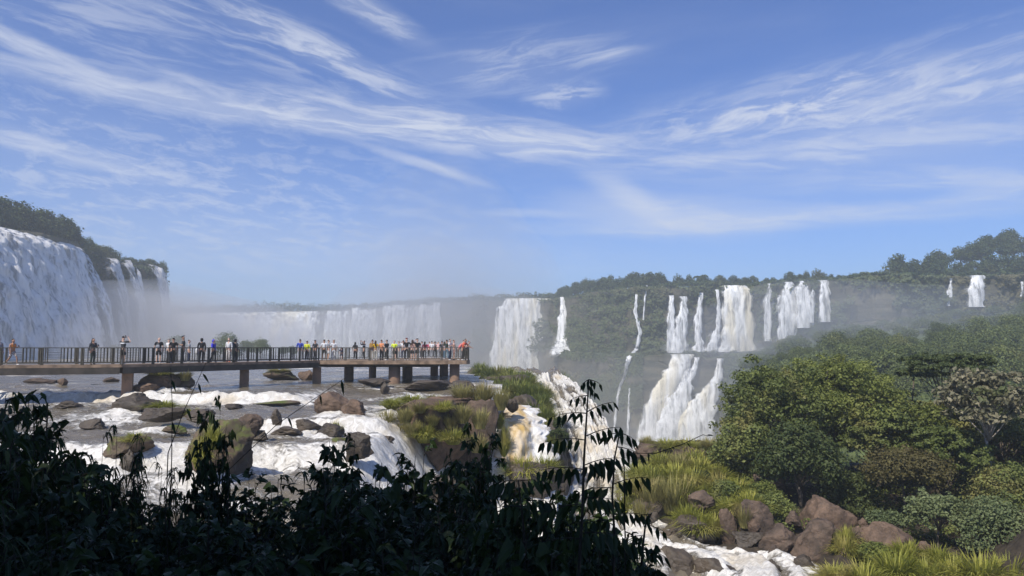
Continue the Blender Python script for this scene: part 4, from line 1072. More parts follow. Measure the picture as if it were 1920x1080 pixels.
for (px, py, Y, wd, ht, m) in ((1212, 838, 58, 30, 26, 'grass_dry'), (1252, 842, 57, 52, 26, 'grass'), (1290, 844, 57, 56, 28, 'grass'), (1330, 842, 56, 40, 26, 'grass_dry'), (1300, 872, 53, 56, 36, 'grass'), (1338, 880, 52, 50, 40, 'grass'), (1370, 880, 52, 56, 44, 'reed_green')):
    clump(px, py, Y, wd * 1.2, ht, 'yellow-green clump on the rocky crest in front of the lower falls', m, GK)
GW = 'grass down the front of the tree bank'
for (px, py, Y, wd, ht, m) in ((1200, 900, 50, 60, 40, 'grass'), (1240, 880, 52, 60, 40, 'grass'), (1275, 885, 51, 64, 40, 'grass_dry'), (1310, 890, 50, 60, 40, 'grass'), (1350, 925, 47, 60, 44, 'grass'), (1285, 940, 46.5, 70, 56, 'grass'), (1330, 945, 46, 56, 44, 'grass'), (1180, 960, 46, 50, 44, 'grass'), (1205, 975, 45, 54, 46, 'grass_dry'), (1290, 990, 43, 56, 56, 'grass'), (1385, 930, 46, 60, 42, 'grass'), (1190, 935, 47, 60, 50, 'grass'), (1225, 910, 48.5, 70, 44, 'grass'), (1262, 905, 49, 70, 44, 'grass'), (1222, 950, 46, 76, 60, 'grass_dry'), (1262, 955, 45.5, 80, 70, 'grass_dry'), (1300, 915, 48, 60, 46, 'grass'), (1340, 905, 49, 60, 40, 'grass'),
                               (1312, 1005, 42.2, 66, 58, 'grass'), (1340, 1000, 42, 50, 44, 'grass'), (1372, 965, 43.5, 56, 40, 'grass'), (1408, 958, 43, 62, 44, 'grass'), (1396, 985, 41, 34, 46, 'grass_dry'), (1462, 965, 43, 40, 34, 'grass'), (1584, 1045, 38, 46, 50, 'grass'), (1590, 1020, 38.8, 40, 40, 'grass')):
    clump(px, py, Y, wd * 1.2, ht * 1.05, 'drooping sunlit grass clump on the bank above the white stream', m, GW)
GZ = 'tall grass along the bottom edge'
for (px, py, Y, wd, ht) in ((1570, 1095, 35, 70, 48), (1620, 1100, 34.5, 80, 58), (1680, 1085, 35.5, 84, 66), (1740, 1095, 35, 70, 56), (1700, 1050, 37, 56, 48), (1790, 1095, 35, 84, 62), (1840, 1095, 34.5, 90, 74), (1890, 1100, 34.5, 84, 70), (1760, 1060, 36.5, 50, 50), (1930, 1095, 35, 80, 60)):
    clump(px, py, Y, wd * 1.2, ht, 'bright lime-green grass at the very front of the tree bank', 'grass', GZ)

# ------------------------------------------------------------------ trees of the near bank
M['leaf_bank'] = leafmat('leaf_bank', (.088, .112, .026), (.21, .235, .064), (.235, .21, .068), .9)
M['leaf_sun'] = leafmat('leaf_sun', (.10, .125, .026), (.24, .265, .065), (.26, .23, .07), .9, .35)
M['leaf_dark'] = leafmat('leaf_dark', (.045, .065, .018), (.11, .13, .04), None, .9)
M['leaf_brown'] = leafmat('leaf_brown', (.10, .085, .03), (.17, .15, .05), (.14, .085, .04), .8)
M['leaf_pale'] = leafmat('leaf_pale', (.13, .125, .07), (.34, .30, .19), (.09, .11, .035), 1.6)
M['leaf_light'] = leafmat('leaf_light', (.10, .13, .05), (.20, .23, .10), None, .9)
def bank_tree(px, py0, py1, Y, rpx, label, m, seed, shape='round', nblob=28, nleaf=16000, leaf=.21, barkm='bark', th=.3, tr=.13, name='tree', cat='tree', rz=0, group=None):
    c = P(px, py1, Y); h = (py1 - py0) * Y / F; r = rpx * Y / F
    cr, tk = tree_proto(seed, h, r, nblob, nleaf, leaf, tr, shape, th)
    e = empty(name, c, label, cat, group, rz)
    cr.build('crown', M[m], e); tk.build('trunk', M[barkm], e, True)
    return e
bank_tree(1455, 694, 945, 52, 112, 'leafy tree overlapping the widest lower fall', 'leaf_bank', 501, nblob=36, nleaf=20000)
bank_tree(1570, 676, 940, 54, 128, 'biggest leafy tree in the middle of the bank', 'leaf_sun', 502, nblob=43, nleaf=26000)
bank_tree(1652, 765, 945, 50, 74, 'leafy tree leaning over the largest boulder', 'leaf_bank', 503, nblob=32, nleaf=15000)
bank_tree(1400, 790, 935, 50, 66, 'grey-green shrubby tree low at the side of the bank', 'leaf_bank', 504, nblob=12, nleaf=9000, th=.1)
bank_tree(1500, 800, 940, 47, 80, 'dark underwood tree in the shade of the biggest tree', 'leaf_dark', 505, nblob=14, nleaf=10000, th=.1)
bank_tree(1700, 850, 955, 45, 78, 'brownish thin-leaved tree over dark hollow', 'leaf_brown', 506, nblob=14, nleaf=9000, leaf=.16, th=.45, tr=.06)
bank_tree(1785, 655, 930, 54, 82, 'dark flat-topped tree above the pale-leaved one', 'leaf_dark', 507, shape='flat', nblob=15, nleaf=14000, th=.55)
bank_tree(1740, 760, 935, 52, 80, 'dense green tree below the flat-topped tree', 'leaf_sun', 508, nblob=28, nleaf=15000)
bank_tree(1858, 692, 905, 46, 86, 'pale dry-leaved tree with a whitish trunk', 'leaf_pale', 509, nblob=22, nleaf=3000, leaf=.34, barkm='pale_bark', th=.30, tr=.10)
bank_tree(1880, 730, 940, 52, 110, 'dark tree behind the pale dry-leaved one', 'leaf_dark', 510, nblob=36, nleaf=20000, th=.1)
bank_tree(1770, 800, 960, 46, 80, 'dark bushy tree beside the whitish trunk', 'leaf_bank', 511, nblob=15, nleaf=13000, th=.1)
bank_tree(1762, 930, 1030, 40, 62, 'light grey-green shrub in front of the dark hollow', 'leaf_light', 512, nblob=28, nleaf=4600, leaf=.17, th=.28, tr=.05, shape='round', name='shrub', cat='shrub')
bank_tree(1872, 940, 1060, 38.5, 74, 'grey-green bush above the lime grass', 'leaf_light', 513, nblob=14, nleaf=9000, leaf=.15, th=.05, tr=.05, name='shrub', cat='shrub')
bank_tree(1905, 880, 1010, 42, 80, 'dull green bush under the dark tree at the picture edge', 'leaf_bank', 514, nblob=14, nleaf=10000, leaf=.17, th=.05, name='shrub', cat='shrub')
bank_tree(1318, 885, 935, 48.5, 26, 'small round dark shrub among the yellow grass', 'leaf_dark', 515, nblob=7, nleaf=2600, leaf=.14, th=.02, tr=.04, name='shrub', cat='shrub')
bank_tree(1450, 930, 975, 43, 40, 'low leafy shrub above the upright boulder', 'leaf_bank', 516, nblob=8, nleaf=3000, leaf=.15, th=.02, tr=.04, name='shrub', cat='shrub')
bank_tree(1365, 905, 960, 45.5, 36, 'creeping shrub between grass and boulders', 'leaf_bank', 517, nblob=8, nleaf=3000, leaf=.15, th=.02, tr=.04, name='shrub', cat='shrub')
bank_tree(1600, 890, 975, 47, 60, 'dark shrub filling the hollow behind the largest boulder', 'leaf_dark', 518, nblob=10, nleaf=6000, leaf=.16, th=.02, tr=.05, name='shrub', cat='shrub')
bank_tree(1665, 960, 995, 41, 40, 'small fresh-leaved shrub behind the layered boulder', 'leaf_light', 519, nblob=8, nleaf=2600, leaf=.13, th=.02, tr=.03, name='shrub', cat='shrub')
bank_tree(1690, 745, 930, 58, 70, 'olive tree behind the brownish thin-leaved one', 'leaf_bank', 522, nblob=26, nleaf=11000, th=.1)
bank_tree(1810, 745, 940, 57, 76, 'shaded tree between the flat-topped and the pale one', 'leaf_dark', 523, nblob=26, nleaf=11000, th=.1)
bank_tree(1715, 680, 800, 56, 22, 'spindly sapling with a tiny flat crown against the mist', 'leaf_bank', 520, shape='flat', nblob=4, nleaf=700, leaf=.18, th=.7, tr=.05)
bank_tree(1048, 770, 850, 51, 16, 'dark twiggy bush at the cascade edge', 'leaf_dark', 521, nblob=6, nleaf=1500, leaf=.16, th=.05, tr=.04, name='shrub', cat='shrub', shape='tall')
for (px, py0, py1, Y, rp, lab, m_, sd) in ((1395, 862, 925, 50, 40, 'soft low shrub below the side of the leafy trees', 'leaf_sun', 530), (1348, 872, 915, 51, 30, 'small light shrub on the crest grass', 'leaf_light', 531), (1300, 925, 970, 46, 30, 'low green shrub among the drooping clumps', 'leaf_bank', 532), (1432, 905, 955, 45.5, 36, 'leafy shrub over the narrow leaning boulder', 'leaf_sun', 533), (1640, 1020, 1060, 37.6, 34, 'low leafy plant between layered boulder and lime grass', 'leaf_sun', 534)):
    bank_tree(px, py0, py1, Y, rp, lab, m_, sd, nblob=9, nleaf=3200, leaf=.14, th=.0, tr=.03, name='shrub', cat='shrub')
for (a_, b_, c_, d_, Yq, m_, lab) in ((1440, 1468, 1022, 1044, 38.6, 'basalt', 'small stone under the squared boulder'), (1574, 1600, 1030, 1052, 37.6, 'basalt', 'small stone beside the cracked boulder'), (1340, 1362, 985, 1006, 41.6, 'wet_rock', 'small wet stone at the foot of the leaning boulder'), (1404, 1426, 975, 996, 40.6, 'red_rock', 'reddish stone wedged before the upright boulder'),
                                      (1500, 1524, 1046, 1064, 37.6, 'wet_rock', 'small wet stone in the foam below the cracked boulder'), (1612, 1632, 972, 992, 41, 'red_rock', 'small reddish stone at the end of the largest boulder')):
    boulder(a_, b_, c_, d_, Yq, lab, m=m_, var=int(a_) % 10)
# low leafy ground cover of the tree bank
def bank_cover():
    rg = np.random.default_rng(91); n = 26000
    px = rg.uniform(1340, 1960, n); Y = rg.uniform(41, 60, n); x = (px - CX) / F * Y
    k = (fbm(x * .5, Y * .5, 0, 3, 92) > -.25) & ((px > 1400) | (Y > 44)); px, Y, x = px[k], Y[k], x[k]
    c = np.stack([x, Y, zbank(x, Y) + rg.uniform(0, .55, len(x)) * (1 + fbm(x * .6, Y * .6, 0, 2, 93))], -1)
    nn = rg.normal(size=c.shape) * .5 + np.array([0, -.2, .8]); nn /= np.linalg.norm(nn, axis=1, keepdims=True)
    tag(quads_mb(diamond_leaves(c, nn, np.full(len(c), .17), rg)).build('undergrowth', M['leaf_bank']), 'leafy undergrowth beneath the bank trees', 'undergrowth', None, 'stuff')
bank_cover()
# ------------------------------------------------------------------ walkway
M['concrete'] = plain('weathered_concrete', (.22, .155, .105), .9, .45, 1.6)
M['girder'] = plain('dark_girder', (.06, .05, .04), .85, .4, 1.2)
M['pier'] = rockmat('pier_concrete', (.17, .115, .08), (.27, .165, .105), (.09, .07, .055), .8, bump=.2)
M['rail'] = plain('rail_metal', (.055, .048, .034), .6, .35, 5, spec=.4)
M['deck_floor'] = plain('deck_floor', (.30, .28, .25), .9, .2, 2)
DZ = -1.1
def xy(px, Y): return np.array([(px - CX) / F * Y * 1.0, Y])
f0, f1, f2 = np.array([-41.0, 41.2]), np.array([-24.6, 47.3]), np.array([-15.75, 61.5])
def nrm2(a, b): d = (b - a) / np.linalg.norm(b - a); return np.array([-d[1], d[0]])
n1, n2 = nrm2(f0, f1), nrm2(f1, f2); WD = 2.5
mit = (n1 + n2) / np.linalg.norm(n1 + n2); mit = mit * WD / mit.dot(n1)
b0, b1 = f0 + n1 * WD, f1 + mit
d2v = (f2 - f1) / np.linalg.norm(f2 - f1)
b2 = f2 + n2 * WD + d2v * 1.2
PLAT = [f2, np.array([-3.75, 61.9]), np.array([-3.55, 63.2]), np.array([-4.6, 78.0]), np.array([-9.5, 79.5]), np.array([-13.0, 75.0]), b2]
walk = empty('walkway', (float(f1[0]), float(f1[1]), DZ), 'long dark railed concrete walkway on piers, ending in a crowded lookout platform', 'walkway')
O = np.array([f1[0], f1[1], DZ])
def prism(mb, poly, z0, z1, mi=0):
    n = len(poly); V = [(p[0] - O[0], p[1] - O[1], z0 - DZ) for p in poly] + [(p[0] - O[0], p[1] - O[1], z1 - DZ) for p in poly]
    mb.add(V, [tuple(range(n - 1, -1, -1)), tuple(range(n, 2 * n))] + [(i, (i + 1) % n, n + (i + 1) % n, n + i) for i in range(n)], mi)
def inset(poly, d):
    c = np.mean(poly, 0); return [c + (p - c) * (1 - d / np.linalg.norm(p - c)) for p in poly]
for poly, g0 in (([f0, f1, b1, b0], .42), ([f1 + d2v * .004, f2, b2, b1 + d2v * .004], .40)):
    mb = MB(); prism(mb, poly, DZ - .17, DZ); mb.build('deck_slab', M['concrete'], walk)
    mb = MB(); prism(mb, inset(poly, .10), DZ - .17 - g0, DZ - .172); mb.build('girder', M['girder'], walk)
mb = MB(); prism(mb, [PLAT[0] + d2v * .004] + PLAT[1:], DZ - .30, DZ + .004); mb.build('platform_slab', M['concrete'], walk)
mb = MB(); prism(mb, [np.array(p) for p in ((-15.4, 62.2), (-6.2, 62.6), (-7.0, 75), (-13, 74), (-17.2, 65))], DZ - .55, DZ - .302); mb.build('platform_beam', M['girder'], walk)
def pier(px, Y, wd, zb, round_=True, back=.6):
    x = (px - CX) / F * Y; y = Y + back; zt = DZ - (.30 if Y > 61.6 else .55); mb = MB()
    if round_:
        mb.tube([(x - O[0], y - O[1], zb - 1 - DZ), (x - O[0], y - O[1], zt - DZ + .02)], [wd / 2, wd / 2], 28, cap=True)
    else:
        mb.box((x - O[0], y - O[1], (zt + zb - 1) / 2 - DZ), (wd, wd * .95, zt - zb + 1.02), rot=.35)
    mb.build('pier', M['pier'], walk, smooth=round_)
    o = walk.children[-1] if False else None
for a in ((229, 47.4, .62, -3.2, False, 1.0), (453, 55.2, .66, -3, False, .9), (591, 61.2, .64, -3, False, .9), (-60, 43, .7, -3, False, 1.0), (656, 67.5, .85, -3.2, True, 0), (739, 62.4, .98, -3.8, True, .55), (852, 62.4, .84, -3.8, True, .55),
          (765, 70, .8, -3.1, False, 0), (833, 76, .72, -3.1, False, 0), (815, 77.5, .8, -3.1, True, 0), (700, 72, .7, -3.1, True, 0)):
    pier(*a)
def railing(a, b, name='railing_panel', gap=False):
    a, b = np.array(a), np.array(b); L = np.linalg.norm(b - a); n = max(1, round(L / 2.15)); d = (b - a) / n
    for k in range(n):
        p0, p1 = a + d * k, a + d * (k + 1); l = np.linalg.norm(d); e = d / l; mb = MB()
        def at(t, z): return (p0[0] + e[0] * t - O[0], p0[1] + e[1] * t - O[1], z)
        mb.bar(at(.0, 1.06), at(l, 1.06), .075, .055); mb.bar(at(.05, .13), at(l - .05, .13), .05, .05)
        for t in (.05, l - .05): mb.bar(at(t, 0), at(t, 1.03), .075, .075)
        for t in (.30, 1.18, 1.36, 1.56, 1.76):
            if t < l - .12: mb.bar(at(t, .155), at(t, 1.03), .045, .045)
        for z in np.arange(.24, 1.0, .105): mb.bar(at(.32, z), at(min(1.16, l - .1), z), .012, .012)
        mb.build(name, M['rail'], walk)
e_ = .09
railing(f0 + n1 * e_, f1 + mit / WD * e_); railing(f1 + mit / WD * e_ + d2v * .05, f2 + n2 * e_)
railing(b0 - n1 * e_, b1 - mit / WD * e_); railing(b1 - mit / WD * e_, b2 - n2 * e_)
PI = inset(PLAT, .14)
for i in range(len(PI) - 1): railing(PI[i], PI[i + 1])

# ------------------------------------------------------------------ people
def skin_obj(name, chains, extra=None):
    """chains: list of lists of (xyz, radius); a chain may begin with an index into the vertices so far (the joint it grows from)."""
    v, e, r = [], [], []
    for ch in chains:
        prev = None
        for it in ch:
            if isinstance(it, int): prev = it; continue
            v.append(it[0]); r.append(it[1])
            if prev is not None: e.append((prev, len(v) - 1))
            prev = len(v) - 1
    me = bpy.data.meshes.new(name); me.from_pydata([tuple(map(float, q)) for q in v], e, [])
    o = bpy.data.objects.new(name, me); COL.objects.link(o)
    o.modifiers.new('skin', 'SKIN').use_smooth_shade = True
    sd = o.modifiers.new('sub', 'SUBSURF'); sd.levels = 1; sd.render_levels = 1
    for i, q in enumerate(me.skin_vertices[0].data):
        q.radius = (r[i], r[i]) if not isinstance(r[i], tuple) else r[i]; q.use_root = (i == 0)
    return o
def lerp(a, b, t): return tuple(a[i] + (b[i] - a[i]) * t for i in range(3))
def figure(pose):
    """joints of a 1.75 m figure facing -Y; pose gives elbow/wrist per arm, lean, stride"""
    ln = pose.get('lean', 0); st = pose.get('stride', 0)
    J = dict(pelvis=(0, 0, .95), waist=(0, -.02 - ln * .15, 1.09), chest=(0, -.02 - ln * .45, 1.30), neck=(0, -.005 - ln * .75, 1.47), head=(0, -.015 - ln * .95, 1.60))
    for s, k in ((-1, 'l'), (1, 'r')):
        J['sh' + k] = (s * .185, .0 - ln * .68, 1.415)
        el, wr = pose[k]
        J['el' + k] = (s * .185 + s * el[0], el[1] - ln * .68, 1.415 + el[2]); J['wr' + k] = (s * .185 + s * wr[0], wr[1] - ln * .68, 1.415 + wr[2])
        J['hip' + k] = (s * .095, 0, .92); J['kn' + k] = (s * .10, -.03 - st * s * .16 - abs(st) * .04, .50); J['an' + k] = (s * .105, .03 - st * s * .30 + (st * .06 if s < 0 else 0), .085 + (.05 * st if s * st < 0 else 0))
    return J
DOWN = ((.06, .02, -.29), (.07, -.05, -.53)); PHONE = ((.05, -.04, -.28), (-.08, -.27, -.20)); RAIL = ((.08, -.14, -.24), (.04, -.36, -.30))
UPC = ((.14, -.20, -.03), (-.03, -.26, .20)); BACKH = ((.12, .10, -.26), (-.08, .16, -.36)); HIP = ((.20, .06, -.24), (.02, -.02, -.42)); OUT = ((.17, -.10, -.22), (.30, -.22, -.36))
POSES = {'stand': dict(l=DOWN, r=DOWN), 'phone': dict(l=PHONE, r=PHONE), 'rail': dict(l=RAIL, r=RAIL, lean=.28), 'shade': dict(l=DOWN, r=UPC), 'photo': dict(l=UPC, r=UPC), 'walk': dict(l=DOWN, r=PHONE, stride=1.0),
         'hip': dict(l=HIP, r=DOWN), 'onephone': dict(l=DOWN, r=PHONE), 'reach': dict(l=OUT, r=DOWN, stride=.4), 'lean': dict(l=RAIL, r=OUT, lean=.5)}
def hand(J, k, s):
    el, wr = np.array(J['el' + k]), np.array(J['wr' + k]); d = (wr - el) / np.linalg.norm(wr - el)
    sd = np.cross(d, (0, 0, 1)) if abs(d[2]) < .8 else np.cross(d, (1, 0, 0)); sd /= np.linalg.norm(sd); cu = np.cross(sd, d)
    palm = wr + d * .075; ch = []
    for i, L in enumerate((.062, .074, .078, .066)):
        r0 = palm + sd * (i - 1.5) * .021 + d * .012
        ch.append([(tuple(r0), .010), (tuple(r0 + d * L * .55 + cu * .008), .009), (tuple(r0 + d * L * .92 + cu * .028), .007)])
    t0 = wr + d * .03 + sd * .036 * s
    ch.append([(tuple(t0), .012), (tuple(t0 + sd * .022 * s + d * .026), .010), (tuple(t0 + sd * .026 * s + d * .055 + cu * .012), .008)])
    return tuple(palm), ch
PARTS = []
def fig_parts(key, sleeve, leg, hair):
    J = figure(POSES[key]); h = J['head']; o = {}
    body = [[(J['pelvis'], .115), (J['waist'], .105), (J['chest'], (.125, .10)), (J['neck'], .055), (lerp(J['neck'], h, .55), .060), (h, (.082, .092)), ((h[0], h[1] - .005, h[2] + .075), (.074, .082)), ((h[0], h[1], h[2] + .125), .04)]]
    body.append([5, ((h[0], h[1] - .095, h[2] - .005), .016), ((h[0], h[1] - .112, h[2] - .016), .010)])   # nose
    for s in (-1, 1): body.append([5, ((h[0] + s * .085, h[1] + .01, h[2] + .005), .014), ((h[0] + s * .094, h[1] + .018, h[2] + .010), .010)])   # ears
    n = 14; fing = []
    for s, k in ((-1, 'l'), (1, 'r')):
        palm, ch = hand(J, k, s); fing += ch
        body.append([2, (J['sh' + k], .062), (lerp(J['sh' + k], J['el' + k], .55), .047), (J['el' + k], .040), (lerp(J['el' + k], J['wr' + k], .45), .037), (J['wr' + k], .025), (palm, (.038, .018))]); n += 6
    for s, k in ((-1, 'l'), (1, 'r')):
        an = J['an' + k]
        body.append([0, (J['hip' + k], .088), (lerp(J['hip' + k], J['kn' + k], .5), .074), (J['kn' + k], .055), (lerp(J['kn' + k], an, .35), .052), (an, .034), ((an[0], an[1] - .11, .035), .030)])
    o['body'] = skin_obj('body', body)
    o['hand'] = [skin_obj('hand', [c]) for c in fing]
    top = [[((0, .0, .86), (.135, .105)), (J['waist'], (.135, .115)), (J['chest'], (.155, .125)), ((J['neck'][0], J['neck'][1] + .005, J['neck'][2] - .03), .075)]]
    for k in 'lr':
        if sleeve == 'long': top.append([2, (J['sh' + k], .078), (J['el' + k], .056), (lerp(J['el' + k], J['wr' + k], .92), .040)])
        elif sleeve == 'short': top.append([2, (J['sh' + k], .078), (lerp(J['sh' + k], J['el' + k], .8), .064)])
        else: top.append([2, (J['sh' + k], .070)])
    o['shirt'] = skin_obj('shirt', top)
    tr = [[((0, .0, .99), (.130, .105)), ((0, .005, .90), (.130, .110))]]
    for k in 'lr':
        hp, kn, an = J['hip' + k], J['kn' + k], J['an' + k]
        if leg == 'long': tr.append([1, (lerp(hp, kn, .12), .100), (lerp(hp, kn, .55), .088), (kn, .070), (lerp(kn, an, .5), .064), (lerp(kn, an, .97), .056)])
        else: tr.append([1, (lerp(hp, kn, .12), .102), (lerp(hp, kn, .55), .096), (lerp(hp, kn, .92), .090)])
    o['trousers'] = skin_obj('trousers', tr)
    sh = []
    for k in 'lr':
        an = J['an' + k]; sh.append(skin_obj('shoe', [[((an[0], an[1] + .035, an[2] - .035), .046), ((an[0], an[1] - .05, an[2] - .045), .046), ((an[0], an[1] - .15, an[2] - .05), .034)]]))
    o['shoe'] = sh
    hc = [[((h[0], h[1] + .045, h[2] + .02), (.088, .075)), ((h[0], h[1] + .02, h[2] + .10), (.085, .088)), ((h[0], h[1] - .02, h[2] + .135), (.06, .06))]]
    if hair == 'long': hc[0] = [((h[0], h[1] + .13, h[2] - .36), .045), ((h[0], h[1] + .115, h[2] - .18), (.085, .05)), ((h[0], h[1] + .07, h[2] - .02), (.095, .07))] + hc[0][1:]
    if hair == 'hood': hc = [[((h[0], h[1] + .05, h[2] - .12), (.10, .09)), ((h[0], h[1] + .04, h[2] + .02), (.112, .10)), ((h[0], h[1] + .015, h[2] + .10), (.105, .11)), ((h[0], h[1] - .01, h[2] + .14), (.07, .07))]]
    if hair == 'cap': hc = [[((h[0], h[1] + .02, h[2] + .075), (.098, .104)), ((h[0], h[1] + .005, h[2] + .135), (.08, .085))], [0, ((h[0], h[1] - .10, h[2] + .072), (.065, .016)), ((h[0], h[1] - .17, h[2] + .062), (.055, .012))]]
    o['hair'] = skin_obj('hair', hc)
    o['J'] = J
    return o
CL = {}
def cloth(c, pattern=None):
    key = (c, pattern)
    if key not in CL:
        m, t, b = mat('cloth', .85); g = t.node('ShaderNodeTexCoord')
        n = t.noise(g.outputs['Object'], 9, 4, .6); col = t.mix(t.smooth(n, .3, .7), tuple(x * .8 for x in c), c)
        if pattern == 'stripe':
            sp = t.node('ShaderNodeSeparateXYZ'); t.l.new(g.outputs['Object'], sp.inputs[0])
            bnd = t.math('MULTIPLY', t.smooth(sp.outputs[2], 1.27, 1.28), t.smooth(sp.outputs[2], 1.345, 1.335)); col = t.mix(bnd, col, (.75, .75, .75))
        if pattern == 'floral': col = t.mix(t.smooth(t.noise(g.outputs['Object'], 16, 2, .5), .48, .56), col, (.75, .72, .70))
        t.l.new(col, b.inputs['Base Color']); CL[key] = m
    return CL[key]
SK = {k: plain('skin_' + k, c, .55, .08, 20) for k, c in (('pale', (.52, .34, .26)), ('tan', (.38, .22, .15)), ('dark', (.16, .09, .06)))}
BK, CH, WH, GY, NV, GN = (.018, .018, .02), (.05, .05, .055), (.72, .72, .72), (.30, .31, .33), (.03, .04, .08), (.035, .05, .04)
HB, HN, HG = (.012, .010, .009), (.06, .035, .02), (.30, .29, .28)
P1 = lambda t: f0 + (f1 - f0) * t
def on1(px, d=.9):                                   # a spot on the first leg of the deck for a picture column
    k = (px - CX) / F; a = f0 + n1 * d; v = f1 - f0
    t = (k * a[1] - a[0]) / (v[0] - k * v[1]); return a + v * t
def on2(px, d=.9):
    k = (px - CX) / F; a = f1 + n2 * d; v = f2 - f1
    t = (k * a[1] - a[0]) / (v[0] - k * v[1]); return a + v * t
def on3(px, Y): return np.array([(px - CX) / F * Y, Y])
